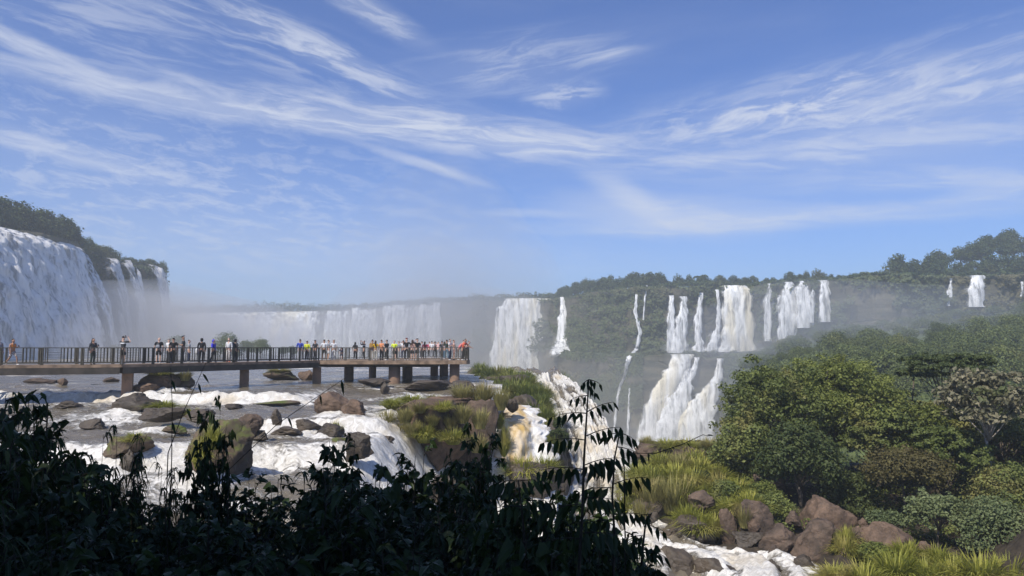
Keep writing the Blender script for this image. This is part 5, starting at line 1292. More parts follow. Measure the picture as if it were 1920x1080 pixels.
# (spot, pose, facing deg: 0 = towards the camera, 90 = to the right, height, sleeve, legs, hair kind, skin, shirt, trousers, shoes, hair colour, label)
FOLK = [
 (on1(0, 1.1), 'stand', 60, 1.68, 'long', 'long', 'long', 'tan', GY, WH, WH, HB, 'person with long dark hair cut off by the picture edge'),
 (on1(27, 1.0), 'walk', 80, 1.60, 'none', 'short', 'bun', 'tan', (.75, .26, .06), ((.10, .05, .06), 'floral'), WH, HN, 'person in orange top and floral shorts walking while reading a phone'),
 (on1(177, .9), 'onephone', 70, 1.66, 'long', 'long', 'long', 'tan', CH, GN, BK, HB, 'person all in dark clothes with long black hair, alone on the walkway'),
 (on1(233, .8), 'photo', 170, 1.80, 'short', 'short', 'short', 'pale', (CH, 'stripe'), BK, WH, HB, 'person in dark shirt with a white back stripe, arms raised to take a picture'),
 (on2(300, 1.0), 'stand', 190, 1.76, 'short', 'short', 'bald', 'pale', BK, BK, WH, HG, 'bald person in black T-shirt and shorts seen from behind'),
 (on2(318, 1.6), 'phone', 150, 1.70, 'short', 'long', 'short', 'pale', WH, CH, BK, HG, 'person in white shirt partly hidden behind a black T-shirt'),
 (on2(327, .9), 'stand', 200, 1.74, 'short', 'long', 'short', 'tan', BK, BK, WH, HB, 'person in black T-shirt and black trousers covering someone in white'),
 (on2(346, .8), 'phone', -70, 1.88, 'short', 'long', 'cap', 'tan', CH, CH, WH, BK, 'tall person in dark cap and dark shirt looking down at a phone'),
 (on2(356, 1.7), 'stand', 120, 1.62, 'short', 'long', 'short', 'pale', GY, NV, WH, HN, 'person in grey half hidden behind the tall one in a cap'),
 (on2(380, .9), 'stand', 185, 1.74, 'long', 'long', 'hood', 'tan', BK, BK, BK, BK, 'person in black hooded top with a white bag at the hip'),
 (on2(402, .8), 'reach', 80, 1.66, 'long', 'long', 'hood', 'tan', (.05, .05, .55), CH, BK, (.05, .05, .55), 'person in bright blue hooded jacket with the hood up'),
 (on2(431, .8), 'stand', -20, 1.78, 'long', 'long', 'short', 'pale', (.62, .62, .62), ((.42, .38, .36), 'floral'), (.75, .20, .10), HN, 'person in pale grey top and mottled trousers with orange shoes'),
 (on2(443, .9), 'stand', 150, 1.72, 'long', 'long', 'hood', 'tan', CH, BK, BK, BK, 'person in dark hooded jacket right behind the pale-clothed one'),
 (on2(564, .9), 'stand', 180, 1.74, 'long', 'long', 'short', 'tan', (.04, .07, .38), GY, WH, HB, 'person in royal blue jacket and grey trousers seen from behind'),
 (on2(577, .9), 'stand', 175, 1.62, 'long', 'long', 'short', 'tan', (.68, .72, .04), CH, WH, HB, 'person in yellow jacket standing next to the blue jacket'),
 (on2(592, .9), 'hip', 150, 1.70, 'short', 'long', 'short', 'tan', CH, CH, BK, HB, 'person in charcoal T-shirt with a hand on the hip'),
 (on3(609, 62.6), 'stand', 190, 1.74, 'short', 'short', 'short', 'tan', WH, BK, WH, HB, 'person in white T-shirt and black shorts where the platform begins'),
 (on3(617, 64.0), 'phone', 120, 1.72, 'short', 'short', 'short', 'pale', GY, WH, WH, HN, 'person in grey T-shirt behind the white T-shirt'),
 (on3(627, 63.4), 'onephone', 200, 1.72, 'short', 'long', 'cap', 'tan', WH, WH, WH, WH, 'person with white cap, dark strap and white clothes'),
 (on3(641, 63.2), 'stand', 10, 1.10, 'short', 'short', 'short', 'tan', NV, NV, WH, HB, 'small child whose dark head barely clears the railing'),
 (on3(667, 66.0), 'stand', 170, 1.55, 'short', 'long', 'long', 'tan', CH, BK, WH, HB, 'short person in dark clothes standing apart near the platform middle'),
 (on3(684, 66.5), 'photo', -100, 1.68, 'long', 'long', 'short', 'tan', (BK, 'stripe'), BK, WH, HB, 'person in black jacket with white stripe pointing a camera sideways'),
 (on3(699, 63.8), 'stand', 160, 1.74, 'short', 'long', 'short', 'tan', CH, (.45, .42, .36), WH, HB, 'dark-haired person beside the golden yellow shirt'),
 (on3(705, 63.0), 'onephone', 185, 1.66, 'short', 'long', 'long', 'tan', (.60, .36, .02), (.50, .48, .42), WH, HN, 'person in golden yellow shirt leaning close to others'),
 (on3(716, 63.6), 'onephone', 150, 1.72, 'short', 'long', 'short', 'tan', (.75, .30, .14), CH, BK, HN, 'person in light orange T-shirt'),
 (on3(726, 63.0), 'phone', 240, 1.72, 'short', 'long', 'short', 'pale', CH, BK, WH, HB, 'person in charcoal T-shirt holding out pale bare arms'),
 (on3(740, 62.7), 'stand', 180, 1.66, 'short', 'short', 'cap', 'pale', (.70, .80, .05), BK, WH, WH, 'person in neon yellow shirt, dark shorts and white cap'),
 (on3(748, 65.0), 'phone', 120, 1.66, 'short', 'long', 'short', 'pale', GY, GY, WH, HG, 'person in grey partly hidden by the neon yellow shirt'),
 (on3(757, 66.5), 'photo', 180, 1.70, 'short', 'long', 'short', 'tan', WH, NV, WH, HB, 'person holding a phone high between neon yellow and red cap'),
 (on3(763, 62.8), 'hip', 190, 1.84, 'short', 'long', 'cap', 'pale', BK, BK, WH, (.30, .02, .03), 'tall person in black with a dark red cap'),
 (on3(774, 62.9), 'onephone', 160, 1.72, 'none', 'short', 'long', 'pale', (.55, .34, .30), CH, WH, HN, 'brown-haired person in pale pink top and dark shorts'),
 (on3(783, 62.8), 'shade', 195, 1.80, 'short', 'short', 'cap', 'pale', BK, BK, WH, BK, 'person in black with a flat dark cap touched by one hand'),
 (on3(791, 76.5), 'rail', 180, 1.70, 'short', 'long', 'short', 'tan', GY, CH, WH, HB, 'person in grey at the back rail, first of the far row'),
 (on3(797, 72.0), 'stand', 170, 1.64, 'long', 'long', 'long', 'tan', (.16, .02, .04), BK, BK, HB, 'long-haired person in dark maroon at the platform middle'),
 (on3(805, 76.8), 'rail', 180, 1.66, 'short', 'long', 'short', 'pale', (.45, .06, .12), CH, WH, HN, 'person in crimson at the back rail'),
 (on3(810, 76.2), 'stand', 175, 1.72, 'short', 'long', 'short', 'pale', WH, GY, WH, HN, 'person in white at the back rail beside the crimson one'),
 (on3(816, 76.8), 'photo', 180, 1.68, 'short', 'long', 'short', 'tan', CH, BK, WH, HB, 'person in charcoal with phone up at the back rail'),
 (on3(822, 76.4), 'rail', 180, 1.70, 'short', 'long', 'short', 'pale', (.60, .38, .36), GY, WH, HG, 'person in dusty pink at the back rail'),
 (on3(829, 72.5), 'hip', 200, 1.70, 'short', 'long', 'short', 'tan', CH, BK, WH, HB, 'dark-clothed person in the crowd just before the white shirt'),
 (on3(834, 70.0), 'onephone', 130, 1.62, 'short', 'long', 'long', 'tan', (.50, .50, .56), (.10, .16, .22), WH, HN, 'person in pale top and blue jeans near the platform end'),
 (on3(838, 67.5), 'stand', 190, 1.76, 'short', 'long', 'short', 'tan', GN, (.14, .24, .30), WH, HB, 'dark-haired person in teal trousers behind the white shirt'),
 (on3(844, 63.2), 'phone', 70, 1.80, 'short', 'long', 'short', 'pale', (.70, .64, .64), NV, WH, HB, 'tall person in white T-shirt near the platform end looking at a phone'),
 (on3(851, 63.4), 'onephone', 110, 1.72, 'none', 'short', 'short', 'pale', (.58, .32, .30), (.50, .30, .26), BK, HN, 'person in pale pink with bare legs near the platform end'),
 (on3(859, 63.6), 'lean', 100, 1.70, 'short', 'long', 'short', 'pale', (.65, .20, .20), (.40, .38, .34), WH, HN, 'person in coral shirt bending over the railing corner'),
 (on3(868, 63.0), 'rail', 60, 1.80, 'short', 'long', 'short', 'tan', (.72, .13, .07), CH, WH, HB, 'person in bright red-orange T-shirt leaning at the end of the platform'),
 (on3(874, 63.4), 'rail', 90, 1.62, 'none', 'long', 'short', 'pale', (.66, .42, .40), BK, WH, HN, 'person in pale pink top at the outermost corner of the platform'),
]
def cl(c): return cloth(*c) if isinstance(c[0], tuple) else cloth(c)
variants = {}
for q in FOLK:
    k = (q[1], q[4], q[5], 'short' if q[6] in ('bald', 'bun') else q[6])
    if k not in variants: variants[k] = fig_parts(*k)
bpy.context.view_layer.update()
dg = bpy.context.evaluated_depsgraph_get()
def bake(o):
    me = bpy.data.meshes.new_from_object(o.evaluated_get(dg)); return me
def joined(ms):
    mb = MB()
    for me in ms:
        v = np.zeros(len(me.vertices) * 3); me.vertices.foreach_get('co', v)
        mb.add(v.reshape(-1, 3), [tuple(p.vertices) for p in me.polygons])
    return mb
meshes = {}; trash = []
for k, o in variants.items():
    d = {}
    for part in ('body', 'shirt', 'trousers', 'hair'):
        me = bake(o[part]); d[part] = me; trash.append(o[part])
    mb = joined([d['body']] + [bake(h) for h in o['hand']]); trash += o['hand']
    # face: eyes and mouth are small dark patches of the head surface
    h = o['J']['head']; bm_ = mb.mesh('body', [None, None], True)
    for p in bm_.polygons:
        c = p.center
        if c.y < h[1] - .055 and (abs(abs(c.x - h[0]) - .032) < .015 and abs(c.z - h[2] - .02) < .014 or abs(c.x - h[0]) < .025 and abs(c.z - h[2] + .05) < .010): p.material_index = 1
    d['body'] = bm_
    d['shoe'] = [bake(s) for s in o['shoe']]; trash += o['shoe']
    meshes[k] = d
for o in trash:
    me = o.data; bpy.data.objects.remove(o); bpy.data.meshes.remove(me)
DARKF = plain('face_feature', (.05, .025, .02), .5, .1, 30)
for k, d in meshes.items():
    d['body'].materials.clear(); d['body'].materials.append(SK['tan']); d['body'].materials.append(DARKF)
    for p in ('shirt', 'trousers', 'hair'): d[p].materials.append(SK['tan'])
    for s in d['shoe']: s.materials.append(SK['tan'])
def dress(name, me, e, m):
    o = link(name, me, e); o.material_slots[0].link = 'OBJECT'; o.material_slots[0].material = m; return o
PEOPLE = []
for (sp, pose, face, ht, sl_, lg, hr, sk, c1, c2, c3, hc, lab) in FOLK:
    k = (pose, sl_, lg, 'short' if hr in ('bald', 'bun') else hr); d = meshes[k]
    s = ht / 1.75
    e = empty('person', (float(sp[0]), float(sp[1]), DZ + .006), lab, 'person', 'visitors on the walkway', R(face), (s * 1.06, s * 1.06, s))
    dress('body', d['body'], e, SK[sk]); dress('shirt', d['shirt'], e, cl(c1)); dress('trousers' if lg == 'long' else 'shorts', d['trousers'], e, cl(c2))
    if hr != 'bald': dress({'cap': 'cap', 'hood': 'hood'}.get(hr, 'hair'), d['hair'], e, cl(hc))
    for sh in d['shoe']: dress('shoe', sh, e, cl(c3))
    PEOPLE.append(e)
# things carried: phones, bags
def bag(person, loc, dim, m, label, name, cat):
    v, f = ICO3; v = np.sign(v) * np.abs(v) ** .6 * np.array(dim) / 2; mb = MB(); mb.add(v, f)
    mb.tube([(-dim[0] * .3, 0, dim[2] * .45), (-dim[0] * .2, 0, dim[2] * .75), (dim[0] * .2, 0, dim[2] * .75), (dim[0] * .3, 0, dim[2] * .45)], [.014] * 4, 6)
    o = mb.build(name, m, None, True); e = PEOPLE[person]
    o.matrix_world = Matrix.Translation(e.location) @ Matrix.Rotation(e.rotation_euler.z, 4, 'Z') @ Matrix.Translation(Vector(loc))
    return tag(o, label, cat)
bag(9, (.30, .02, .80), (.20, .34, .46), cloth(WH), 'white cloth bag hanging at the hip of the black hooded person', 'shoulder_bag', 'bag')
bag(12, (0, .24, 1.22), (.32, .20, .46), cloth(CH), 'dark backpack on the person behind the pale-clothed one', 'backpack', 'backpack')
bag(22, (0, .22, 1.22), (.30, .18, .44), cloth((.35, .20, .05)), 'tan backpack on the dark-haired person beside the golden yellow shirt', 'backpack', 'backpack')
bag(4, (0, .20, 1.14), (.22, .12, .24), cloth(GY), 'small grey pack on the back of the bald person', 'backpack', 'backpack')
for i, lab in ((1, 'phone held by the walker in orange top'), (2, 'phone held by the lone person in dark clothes'), (7, 'phone held by the tall person in dark cap'), (3, 'phone held up by the person with the striped back'), (21, 'camera phone aimed by the black-and-white jacket'), (41, 'phone held by the tall person in white T-shirt')):
    e = PEOPLE[i]; J = figure(POSES[FOLK[i][1]]); p = np.array(J['wrr']); q = np.array(J['elr']); d_ = (p - q) / np.linalg.norm(p - q)
    mb = MB(); mb.box((0, 0, 0), (.075, .012, .15)); mb.box((0, -.008, 0), (.068, .004, .14), mi=1)
    o = mb.build('phone', [cloth(BK), plain('phone_glass', (.02, .02, .025), .15, .1, 5, spec=.6)])
    o.matrix_world = Matrix.Translation(e.location) @ Matrix.Rotation(e.rotation_euler.z, 4, 'Z') @ Matrix.Diagonal((*e.scale, 1)) @ Matrix.Translation(Vector(p + d_ * .11 + np.array([0, -.025, .03]))) @ Matrix.Rotation(R(-25), 4, 'X')
    tag(o, lab, 'phone')
# ------------------------------------------------------------------ shaded plants beside the path
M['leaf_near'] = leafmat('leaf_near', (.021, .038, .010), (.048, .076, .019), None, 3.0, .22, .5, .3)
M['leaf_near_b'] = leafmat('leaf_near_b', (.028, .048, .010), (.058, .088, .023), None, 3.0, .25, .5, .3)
M['stem_near'] = plain('stem_near', (.035, .028, .018), .8, .4, 20)
def leaf_blades(base, axis, up, L, wd, droop=.25, fold=.25):
    """pointed leaves with a folded midrib: base (n,3), axis (n,3) unit, up (n,3)"""
    n = len(base); sd = np.cross(axis, up); sd /= np.linalg.norm(sd, axis=1, keepdims=True) + 1e-9; nn = np.cross(sd, axis)
    L, wd = L[:, None], wd[:, None]
    def m(t): return base + axis * L * t - np.array([0, 0, 1.0]) * L * droop * t * t
    def e(t, k, s): return m(t) + sd * wd * k * s + nn * wd * k * fold
    V = np.stack([m(0.0), m(.34), m(.68), m(1.0), e(.30, .5, 1), e(.66, .36, 1), e(.30, .5, -1), e(.66, .36, -1)], 1)
    i = np.arange(n)[:, None, None] * 8
    tr = (i + np.array([[0, 1, 4], [0, 6, 1], [2, 3, 5], [2, 7, 3]])[None]).reshape(-1, 3); qd = (i + np.array([[1, 2, 5, 4], [1, 6, 7, 2]])[None]).reshape(-1, 4)
    return V.reshape(-1, 3), tr, qd
def add_leaves(mb, base, axis, up, L, wd, droop, fold=.25):
    V, tr, qd = leaf_blades(base, axis, up, L, wd, droop, fold); n0 = mb.n
    mb.add(V, qd); mb.f.append(tr + n0); mb.m.append(np.full(len(tr), 0))
def unit(a): return a / (np.linalg.norm(a, axis=-1, keepdims=True) + 1e-9)
def shrub_proto(seed, h, r, nstem, twigs, nleaf, L, wd, droop, up=.35, low=.1):
    rg = np.random.default_rng(seed); st = MB(); lf = MB(); Bs, Ax = [], []
    for s in range(nstem):
        a = rg.uniform(0, 6.28); rr = r * math.sqrt(rg.uniform(.02, 1)); hh = h * rg.uniform(.72, 1.0) * (1 - .25 * (rr / r) ** 2)
        tip = np.array([rr * math.cos(a), rr * math.sin(a), hh]); b = tip * np.array([.18, .18, 0]) + np.array([0, 0, -.1])
        pts = [b + (tip - b) * t + np.array([math.cos(a), math.sin(a), 0]) * r * .12 * math.sin(t * 3.1) + rg.normal(size=3) * .02 * h * (0 < t < 1) for t in np.linspace(0, 1, 7)]
        st.tube(pts, list(np.linspace(.011, .003, 7) * h ** .5), 5); pts = np.array(pts)
        for q in range(twigs):
            t = low + (1 - low) * ((q + rg.uniform()) / twigs); i = min(int(t * 6), 5); p = pts[i] + (pts[i + 1] - pts[i]) * (t * 6 - i)
            a2 = rg.uniform(0, 6.28); tl = r * rg.uniform(.25, .6) * (1.15 - .6 * t)
            d = unit(np.array([math.cos(a2), math.sin(a2), up + rg.normal() * .2])); p2 = p + d * tl - np.array([0, 0, .12 * tl])
            st.tube([p, (p + p2) / 2 + np.array([0, 0, .04 * tl]), p2], [.004, .003, .002], 4)
            for j in range(nleaf):
                f = .2 + .8 * (j + 1) / nleaf; side = (-1) ** j
                ax = unit(d * .7 + np.array([-d[1], d[0], 0]) * side * (.9 if j < nleaf - 1 else .1) + rg.normal(size=3) * .22 + np.array([0, 0, -.10]))
                Bs.append(p + (p2 - p) * f); Ax.append(ax)
    Bs, Ax = np.array(Bs), np.array(Ax); n = len(Bs)
    upv = unit(np.array([0, 0, 1.0]) + rg.normal(size=(n, 3)) * .35)
    sz = rg.uniform(.6, 1.25, n); add_leaves(lf, Bs, Ax, upv, L * sz, wd * sz, droop)
    return lf, st
def shrub_meshes(seed, m='leaf_near', **k):
    lf, st = shrub_proto(seed, **k); return lf.mesh('foliage', M[m]), st.mesh('stem', M['stem_near'], True)
NS = {'small': [shrub_meshes(600 + i, h=1.0, r=.48, nstem=20, twigs=15, nleaf=10, L=.090, wd=.050, droop=.25) for i in range(3)],
      'broad': [shrub_meshes(610 + i, 'leaf_near_b', h=1.0, r=.45, nstem=10, twigs=9, nleaf=7, L=.15, wd=.075, droop=.35) for i in range(2)],
      'narrow': [shrub_meshes(620 + i, h=1.0, r=.46, nstem=15, twigs=12, nleaf=8, L=.13, wd=.022, droop=.55) for i in range(2)]}
NN = [0]
def near_shrub(kind, px, py, Y, wpx, label, group):
    fol, stm = NS[kind][NN[0] % len(NS[kind])]; NN[0] += 1
    t = P(px, py, Y); zb = float(zground(t.x, t.y)); h = t.z - zb
    s = max(.5, wpx * Y / F / .95)
    e = empty('shrub', (t.x, t.y, zb), label, 'shrub', group, NN[0] * 2.4, (s, s, h / .98))
    link('foliage', fol, e); link('stem', stm, e); return e
SIL = lut([(-80, 700), (0, 716), (55, 742), (110, 806), (170, 822), (220, 858), (270, 905), (330, 912), (420, 872), (520, 868), (560, 850), (640, 822), (700, 826), (760, 850), (820, 826), (880, 826), (930, 858), (1000, 890), (1060, 900), (1120, 940), (1180, 1010), (1230, 1100)])
rg = np.random.default_rng(66)
kinds = ('small', 'narrow', 'small', 'broad', 'small')
for k, px in enumerate(np.arange(-70, 1190, 58)):
    kind = 'narrow' if px < 300 and k % 2 else kinds[k % 5]
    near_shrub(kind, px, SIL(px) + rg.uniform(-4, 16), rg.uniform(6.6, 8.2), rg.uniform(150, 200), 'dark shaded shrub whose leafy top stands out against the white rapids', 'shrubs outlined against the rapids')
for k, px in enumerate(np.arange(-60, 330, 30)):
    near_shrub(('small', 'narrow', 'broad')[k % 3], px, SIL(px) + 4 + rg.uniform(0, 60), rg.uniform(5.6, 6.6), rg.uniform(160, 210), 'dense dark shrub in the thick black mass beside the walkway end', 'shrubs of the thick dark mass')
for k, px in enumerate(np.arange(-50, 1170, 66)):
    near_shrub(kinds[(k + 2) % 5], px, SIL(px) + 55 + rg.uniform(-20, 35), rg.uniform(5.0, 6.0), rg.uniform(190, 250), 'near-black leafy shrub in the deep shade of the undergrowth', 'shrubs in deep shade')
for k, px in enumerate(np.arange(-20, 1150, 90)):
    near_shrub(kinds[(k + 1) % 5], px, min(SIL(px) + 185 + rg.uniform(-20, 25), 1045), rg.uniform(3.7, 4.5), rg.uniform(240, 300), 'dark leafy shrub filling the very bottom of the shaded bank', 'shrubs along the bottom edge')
for k, (px, py, Y, kd) in enumerate(((1010, 862, 5.2, 'broad'), (1045, 900, 4.8, 'small'), (1120, 905, 5.0, 'broad'), (1160, 960, 4.8, 'small'), (1085, 945, 5.4, 'broad'), (960, 930, 5.0, 'small'), (1030, 960, 4.6, 'broad'), (1110, 990, 4.5, 'small'))):
    near_shrub(kd, px, py, Y, 150, 'dark leafy shrub crowding round the feather-leaved saplings', 'shrubs round the saplings')
near_shrub('broad', 935, 880, 4.4, 190, 'shrub with large broad pointed leaves before the golden fall', None)
near_shrub('small', 880, 752, 7.4, 120, 'tall dark shrub rising in front of the brown rock islet', None)
near_shrub('small', 640, 812, 6.6, 140, 'bushy dark shrub reaching up before the cream rapids', None)
near_shrub('narrow', 60, 716, 6.4, 170, 'dark bush with lance-shaped leaves under the first walkway span', None)
near_shrub('narrow', 225, 770, 6.8, 110, 'spray of bamboo-like leaves beside the mossy low boulder', None)
near_shrub('small', 395, 745, 7.2, 70, 'slender leafy shrub in front of the large mossy boulder', None)
near_shrub('narrow', 320, 845, 6.4, 90, 'feathery low bush between boulder and dark leaves', None)
# saplings with feather-shaped leaves
def sapling(pts, label, leaves, seed):
    rg = np.random.default_rng(seed); W3 = [np.array(P(*q)) for q in pts]; b = W3[0]; zb = float(zground(b[0], b[1]))
    root = np.array([b[0], b[1], zb - .05]); W3 = [root] + W3
    e = empty('sapling', (b[0], b[1], zb), label, 'sapling'); O_ = np.array([b[0], b[1], zb])
    st, lf = MB(), MB(); n = len(W3)
    st.tube([w_ - O_ for w_ in W3], list(np.linspace(.011, .0035, n)), 6)
    Y = pts[0][2]; u = Y / F
    for (px, py, dx, dy, npair, Lpx, tilt) in leaves:      # rachis from (px, py), running dx, dy pixels; npair leaflets hanging below
        p0 = np.array(P(px, py, Y)); p1 = p0 + np.array([dx * u, tilt * abs(dx) * u, -dy * u])
        pm = (p0 + p1) / 2 + np.array([0, 0, abs(dx) * u * .12])
        ts = np.linspace(.14, 1, max(3, npair - 1))
        cv = lambda t: ((1 - t) ** 2)[:, None] * p0 + (2 * t * (1 - t))[:, None] * pm + (t ** 2)[:, None] * p1
        st.tube([q - O_ for q in cv(np.linspace(0, 1, 6))], [.0035, .003, .0025, .002, .0018, .0012], 5)
        for s in (-1, 1):
            B = cv(ts) - O_; d = unit(p1 - p0)
            ax = unit(d * .38 + np.array([0, s * .45, -1.0]) + rg.normal(size=(len(ts), 3)) * .22)
            up = unit(np.array([0, s * -.9, .1]) + rg.normal(size=(len(ts), 3)) * .3 + d * .25)
            L = .74 * Lpx * u * (1 - .35 * np.abs(ts - .5)) * rg.uniform(.85, 1.1, len(ts))
            add_leaves(lf, B, ax, up, L, L * rg.uniform(.25, .36, len(ts)), .12, .2)
    lf.build('foliage', M['leaf_near'], e); st.build('stem', M['stem_near'], e, True)
sapling([(1085, 1078, 4.2), (1092, 960, 4.2), (1095, 860, 4.2), (1100, 780, 4.2), (1104, 712, 4.2)], 'tall thin sapling with feather-shaped drooping leaves before the gorge',
        [(1104, 712, 22, 8, 4, 26, .8), (1104, 712, -14, 8, 4, 24, -.8), (1103, 722, 12, 14, 3, 26, .3), (1102, 742, -28, 6, 4, 30, .3), (1101, 772, 52, -16, 6, 32, .5), (1099, 775, -62, 8, 6, 36, .3), (1098, 818, 68, -14, 7, 38, .4), (1096, 825, -74, 6, 7, 42, .2),
         (1096, 872, 70, -10, 8, 44, .3), (1093, 880, -80, 8, 7, 48, .4), (1092, 935, 74, 10, 7, 50, .3), (1091, 945, -76, 14, 7, 52, -.3), (1088, 1000, 80, 12, 7, 54, .3), (1087, 1010, -80, 14, 7, 54, .2)], 701)
sapling([(1150, 1080, 4.5), (1152, 1000, 4.5), (1148, 930, 4.5), (1152, 860, 4.5), (1162, 810, 4.5)], 'second feather-leaved sapling leaning beside the tall thin one',
        [(1162, 812, -26, 6, 4, 34, .3), (1162, 812, 24, 10, 4, 34, .3), (1158, 838, 42, 14, 5, 44, .2), (1154, 870, -50, 8, 5, 50, .3), (1150, 908, 66, -8, 7, 42, .4), (1150, 915, -60, 10, 6, 54, .3), (1149, 965, 66, 6, 7, 40, .3), (1150, 975, -60, 12, 6, 50, .2), (1152, 1020, 60, 8, 6, 46, .3)], 702)
sapling([(985, 1080, 4.6), (982, 990, 4.6), (975, 930, 4.6), (972, 900, 4.6)], 'feather-leaved sapling half sunk among broad leaves', [(972, 902, 50, 4, 6, 44, .3), (972, 902, -46, 8, 6, 44, .3), (976, 940, 70, 8, 7, 50, .3), (978, 950, -60, 10, 6, 50, .3)], 703)
sapling([(1200, 1090, 4.8), (1206, 1020, 4.8), (1210, 985, 4.8), (1222, 962, 4.8)], 'low feather-leaved sapling at the edge of the white stream', [(1222, 964, -30, 8, 4, 30, .3), (1214, 985, 30, 12, 4, 30, .3), (1210, 1005, -44, 10, 5, 36, .3), (1207, 1030, 40, 16, 5, 36, .3)], 704)
# bare stems
def bare_stem(pts, label, twigs=(), rad=.004):
    w_ = [np.array(P(*q)) for q in pts]; zb = float(zground(w_[0][0], w_[0][1])); w_ = [np.array([w_[0][0], w_[0][1], zb])] + w_ if pts[0][1] > 800 and pts[0][0] < 1180 else w_
    O_ = w_[0]; st = MB(); st.tube([q - O_ for q in w_], list(np.linspace(rad * 1.3, rad * .5, len(w_))), 5)
    e = empty('bare_stem', tuple(O_), label, 'stem'); st.build('stem', M['stem_near'], e, True)
    if twigs:
        for t in twigs:
            lf = MB(); Bs = np.array([list(P(*t[:3]))]) - O_; ax = unit(np.array([[t[3], 0, t[4]]], float))
            add_leaves(lf, Bs, ax, unit(np.array([[.2, -1, .3]])), np.array([t[5] * t[2] / F]), np.array([t[5] * .22 * t[2] / F]), .2)
            lf.build('leaf', M['leaf_near'], e)
bare_stem([(322, 860, 6.2), (323, 760, 6.2), (320, 690, 6.2)], 'thin upright bare stem crossing the walkway', ((322, 712, 6.2, .4, -.9, 22), (322, 790, 6.2, .3, -.8, 24)))
bare_stem([(315, 850, 6.0), (345, 770, 6.0), (388, 676, 6.0)], 'thin leaning bare stem beside the upright one', ((372, 718, 6.0, .3, -.9, 20), (350, 765, 6, .4, -.8, 24), (380, 700, 6, .5, -.6, 20)))
bare_stem([(430, 880, 5.8), (520, 795, 5.8), (648, 708, 5.8)], 'long slanting bare stem reaching up to the platform piers', ((640, 712, 5.8, .2, -1, 26), (600, 740, 5.8, .2, -1, 18), (540, 782, 5.8, .4, -.8, 20)))
bare_stem([(250, 900, 6.2), (262, 850, 6.2), (275, 815, 6.2)], 'short bare stem among bamboo-like leaves')
bare_stem([(1170, 850, 4.4), (1230, 850, 4.4), (1282, 832, 4.4), (1318, 815, 4.4), (1328, 818, 4.4)], 'dark bare twig reaching sideways across the grassy crest', ((1215, 848, 4.4, .1, -1, 18), (1325, 816, 4.4, 1, .1, 14), (1288, 830, 4.4, .6, -.7, 12)), .003)
# tall forest trees standing over the path: they shade the viewpoint
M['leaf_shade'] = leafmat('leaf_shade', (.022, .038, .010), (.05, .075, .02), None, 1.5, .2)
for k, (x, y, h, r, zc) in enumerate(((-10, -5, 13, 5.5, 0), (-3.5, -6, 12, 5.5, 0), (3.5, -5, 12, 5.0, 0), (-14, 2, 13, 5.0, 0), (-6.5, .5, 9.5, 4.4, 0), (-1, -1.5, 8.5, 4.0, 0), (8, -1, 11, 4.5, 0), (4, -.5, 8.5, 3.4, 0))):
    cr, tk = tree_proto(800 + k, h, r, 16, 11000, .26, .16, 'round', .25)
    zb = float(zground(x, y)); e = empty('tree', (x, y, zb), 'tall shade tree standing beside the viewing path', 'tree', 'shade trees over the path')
    cr.build('crown', M['leaf_shade'], e); tk.build('trunk', M['bark'], e, True)
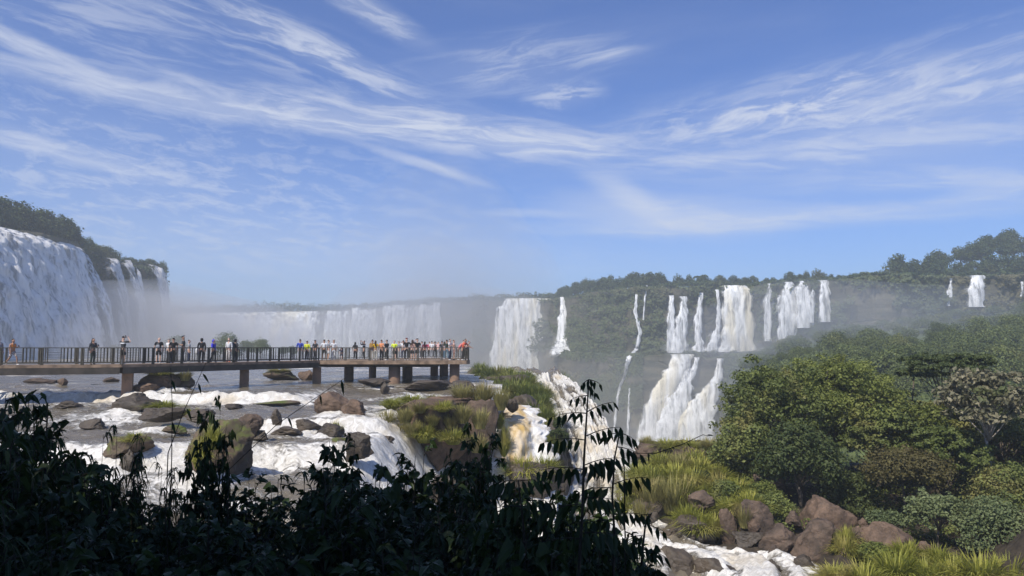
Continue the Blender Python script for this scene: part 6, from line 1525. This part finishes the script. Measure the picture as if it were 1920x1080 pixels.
# ------------------------------------------------------------------ mist and haze (even density, real air)
def volmat(name, dens, col=(1, 1, 1), aniso=.3):
    m = bpy.data.materials.new(name); m.use_nodes = True; t = m.node_tree; t.nodes.clear()
    o = t.nodes.new('ShaderNodeOutputMaterial'); v = t.nodes.new('ShaderNodeVolumePrincipled')
    v.inputs['Color'].default_value = (*col, 1); v.inputs['Density'].default_value = dens; v.inputs['Anisotropy'].default_value = aniso
    t.links.new(v.outputs[0], o.inputs['Volume']); return m
def puff(name, label, c, r, dens, seed, lump=.22):
    v, f = ICO3; d = v / np.linalg.norm(v, axis=1, keepdims=True)
    n = fbm(d[:, 0] * 1.4 + seed, d[:, 1] * 1.4, d[:, 2] * 1.4, 3, seed)
    mb = MB(); mb.add(d * (1 + lump * n)[:, None] * np.array(r), f)
    o = mb.build(name, volmat(name, dens), None, True); o.location = c
    return tag(o, label, 'mist', None, 'stuff')
puff('mist', 'spray drifting at the foot of the curtain falls', P(110, 655, 235) + Vector((10, 0, -8)), (70, 75, 26), .020, 1)
puff('mist', 'spray drifting at the foot of the curtain falls', P(250, 655, 270), (45, 60, 20), .006, 2)
puff('mist', 'thick spray below the horseshoe falls', P(500, 640, 560), (150, 80, 24), .0022, 3)
puff('mist', 'thick spray below the horseshoe falls', P(780, 650, 470), (95, 60, 38), .0075, 4)
for k_ in range(4): puff('mist', 'tall plume of spray rising over the gorge', P(850 - 12 * k_, 575 + 6 * k_, 500), (80 - 17 * k_, 60 - 11 * k_, 92 - 18 * k_), .0021, 5 + 20 * k_)
for k_ in range(2): puff('mist', 'wide veil of spray above the horseshoe falls', P(650, 585, 560), (150 - 40 * k_, 60 - 10 * k_, 60 - 18 * k_), .0013, 6 + 9 * k_)
for px_, r_ in ((1268, 8), (1310, 6), (1480, 10), (1508, 8)):
    puff('mist', 'low spray where the upper falls strike the ledge', W(px_, float(faceR(px_, -2)) - 8, -1.5), (r_, 5, r_ * .55), .03, int(px_))
puff('mist', 'spray at the foot of the broad bright fall', W(968, 455, -14), (24, 12, 14), .012, 15)
puff('mist', 'spray at the foot of the lower falls', W(1275, 318, -40), (32, 14, 14), .012, 16)
puff('mist', 'white spray boiling where the golden fall lands', W(1378, 344, -1.5), (15, 6, 7), .03, 12)
puff('mist', 'spray hanging in the lower gorge', W(1150, 300, -38), (80, 60, 36), .0018, 7)
puff('mist', 'spray hanging in the lower gorge', W(1320, 310, -20), (60, 30, 26), .0015, 8)
puff('mist', 'spray drifting past the lower forest slope', W(1600, 235, 0), (62, 36, 25), .0075, 9)
mb = MB(); mb.box((0, 430, 6), (1100, 920, 120))
hz = mb.build('haze', volmat('haze', .00085, (.92, .97, .96)))
tag(hz, 'thin bluish haze over the gorge', 'haze', None, 'stuff')
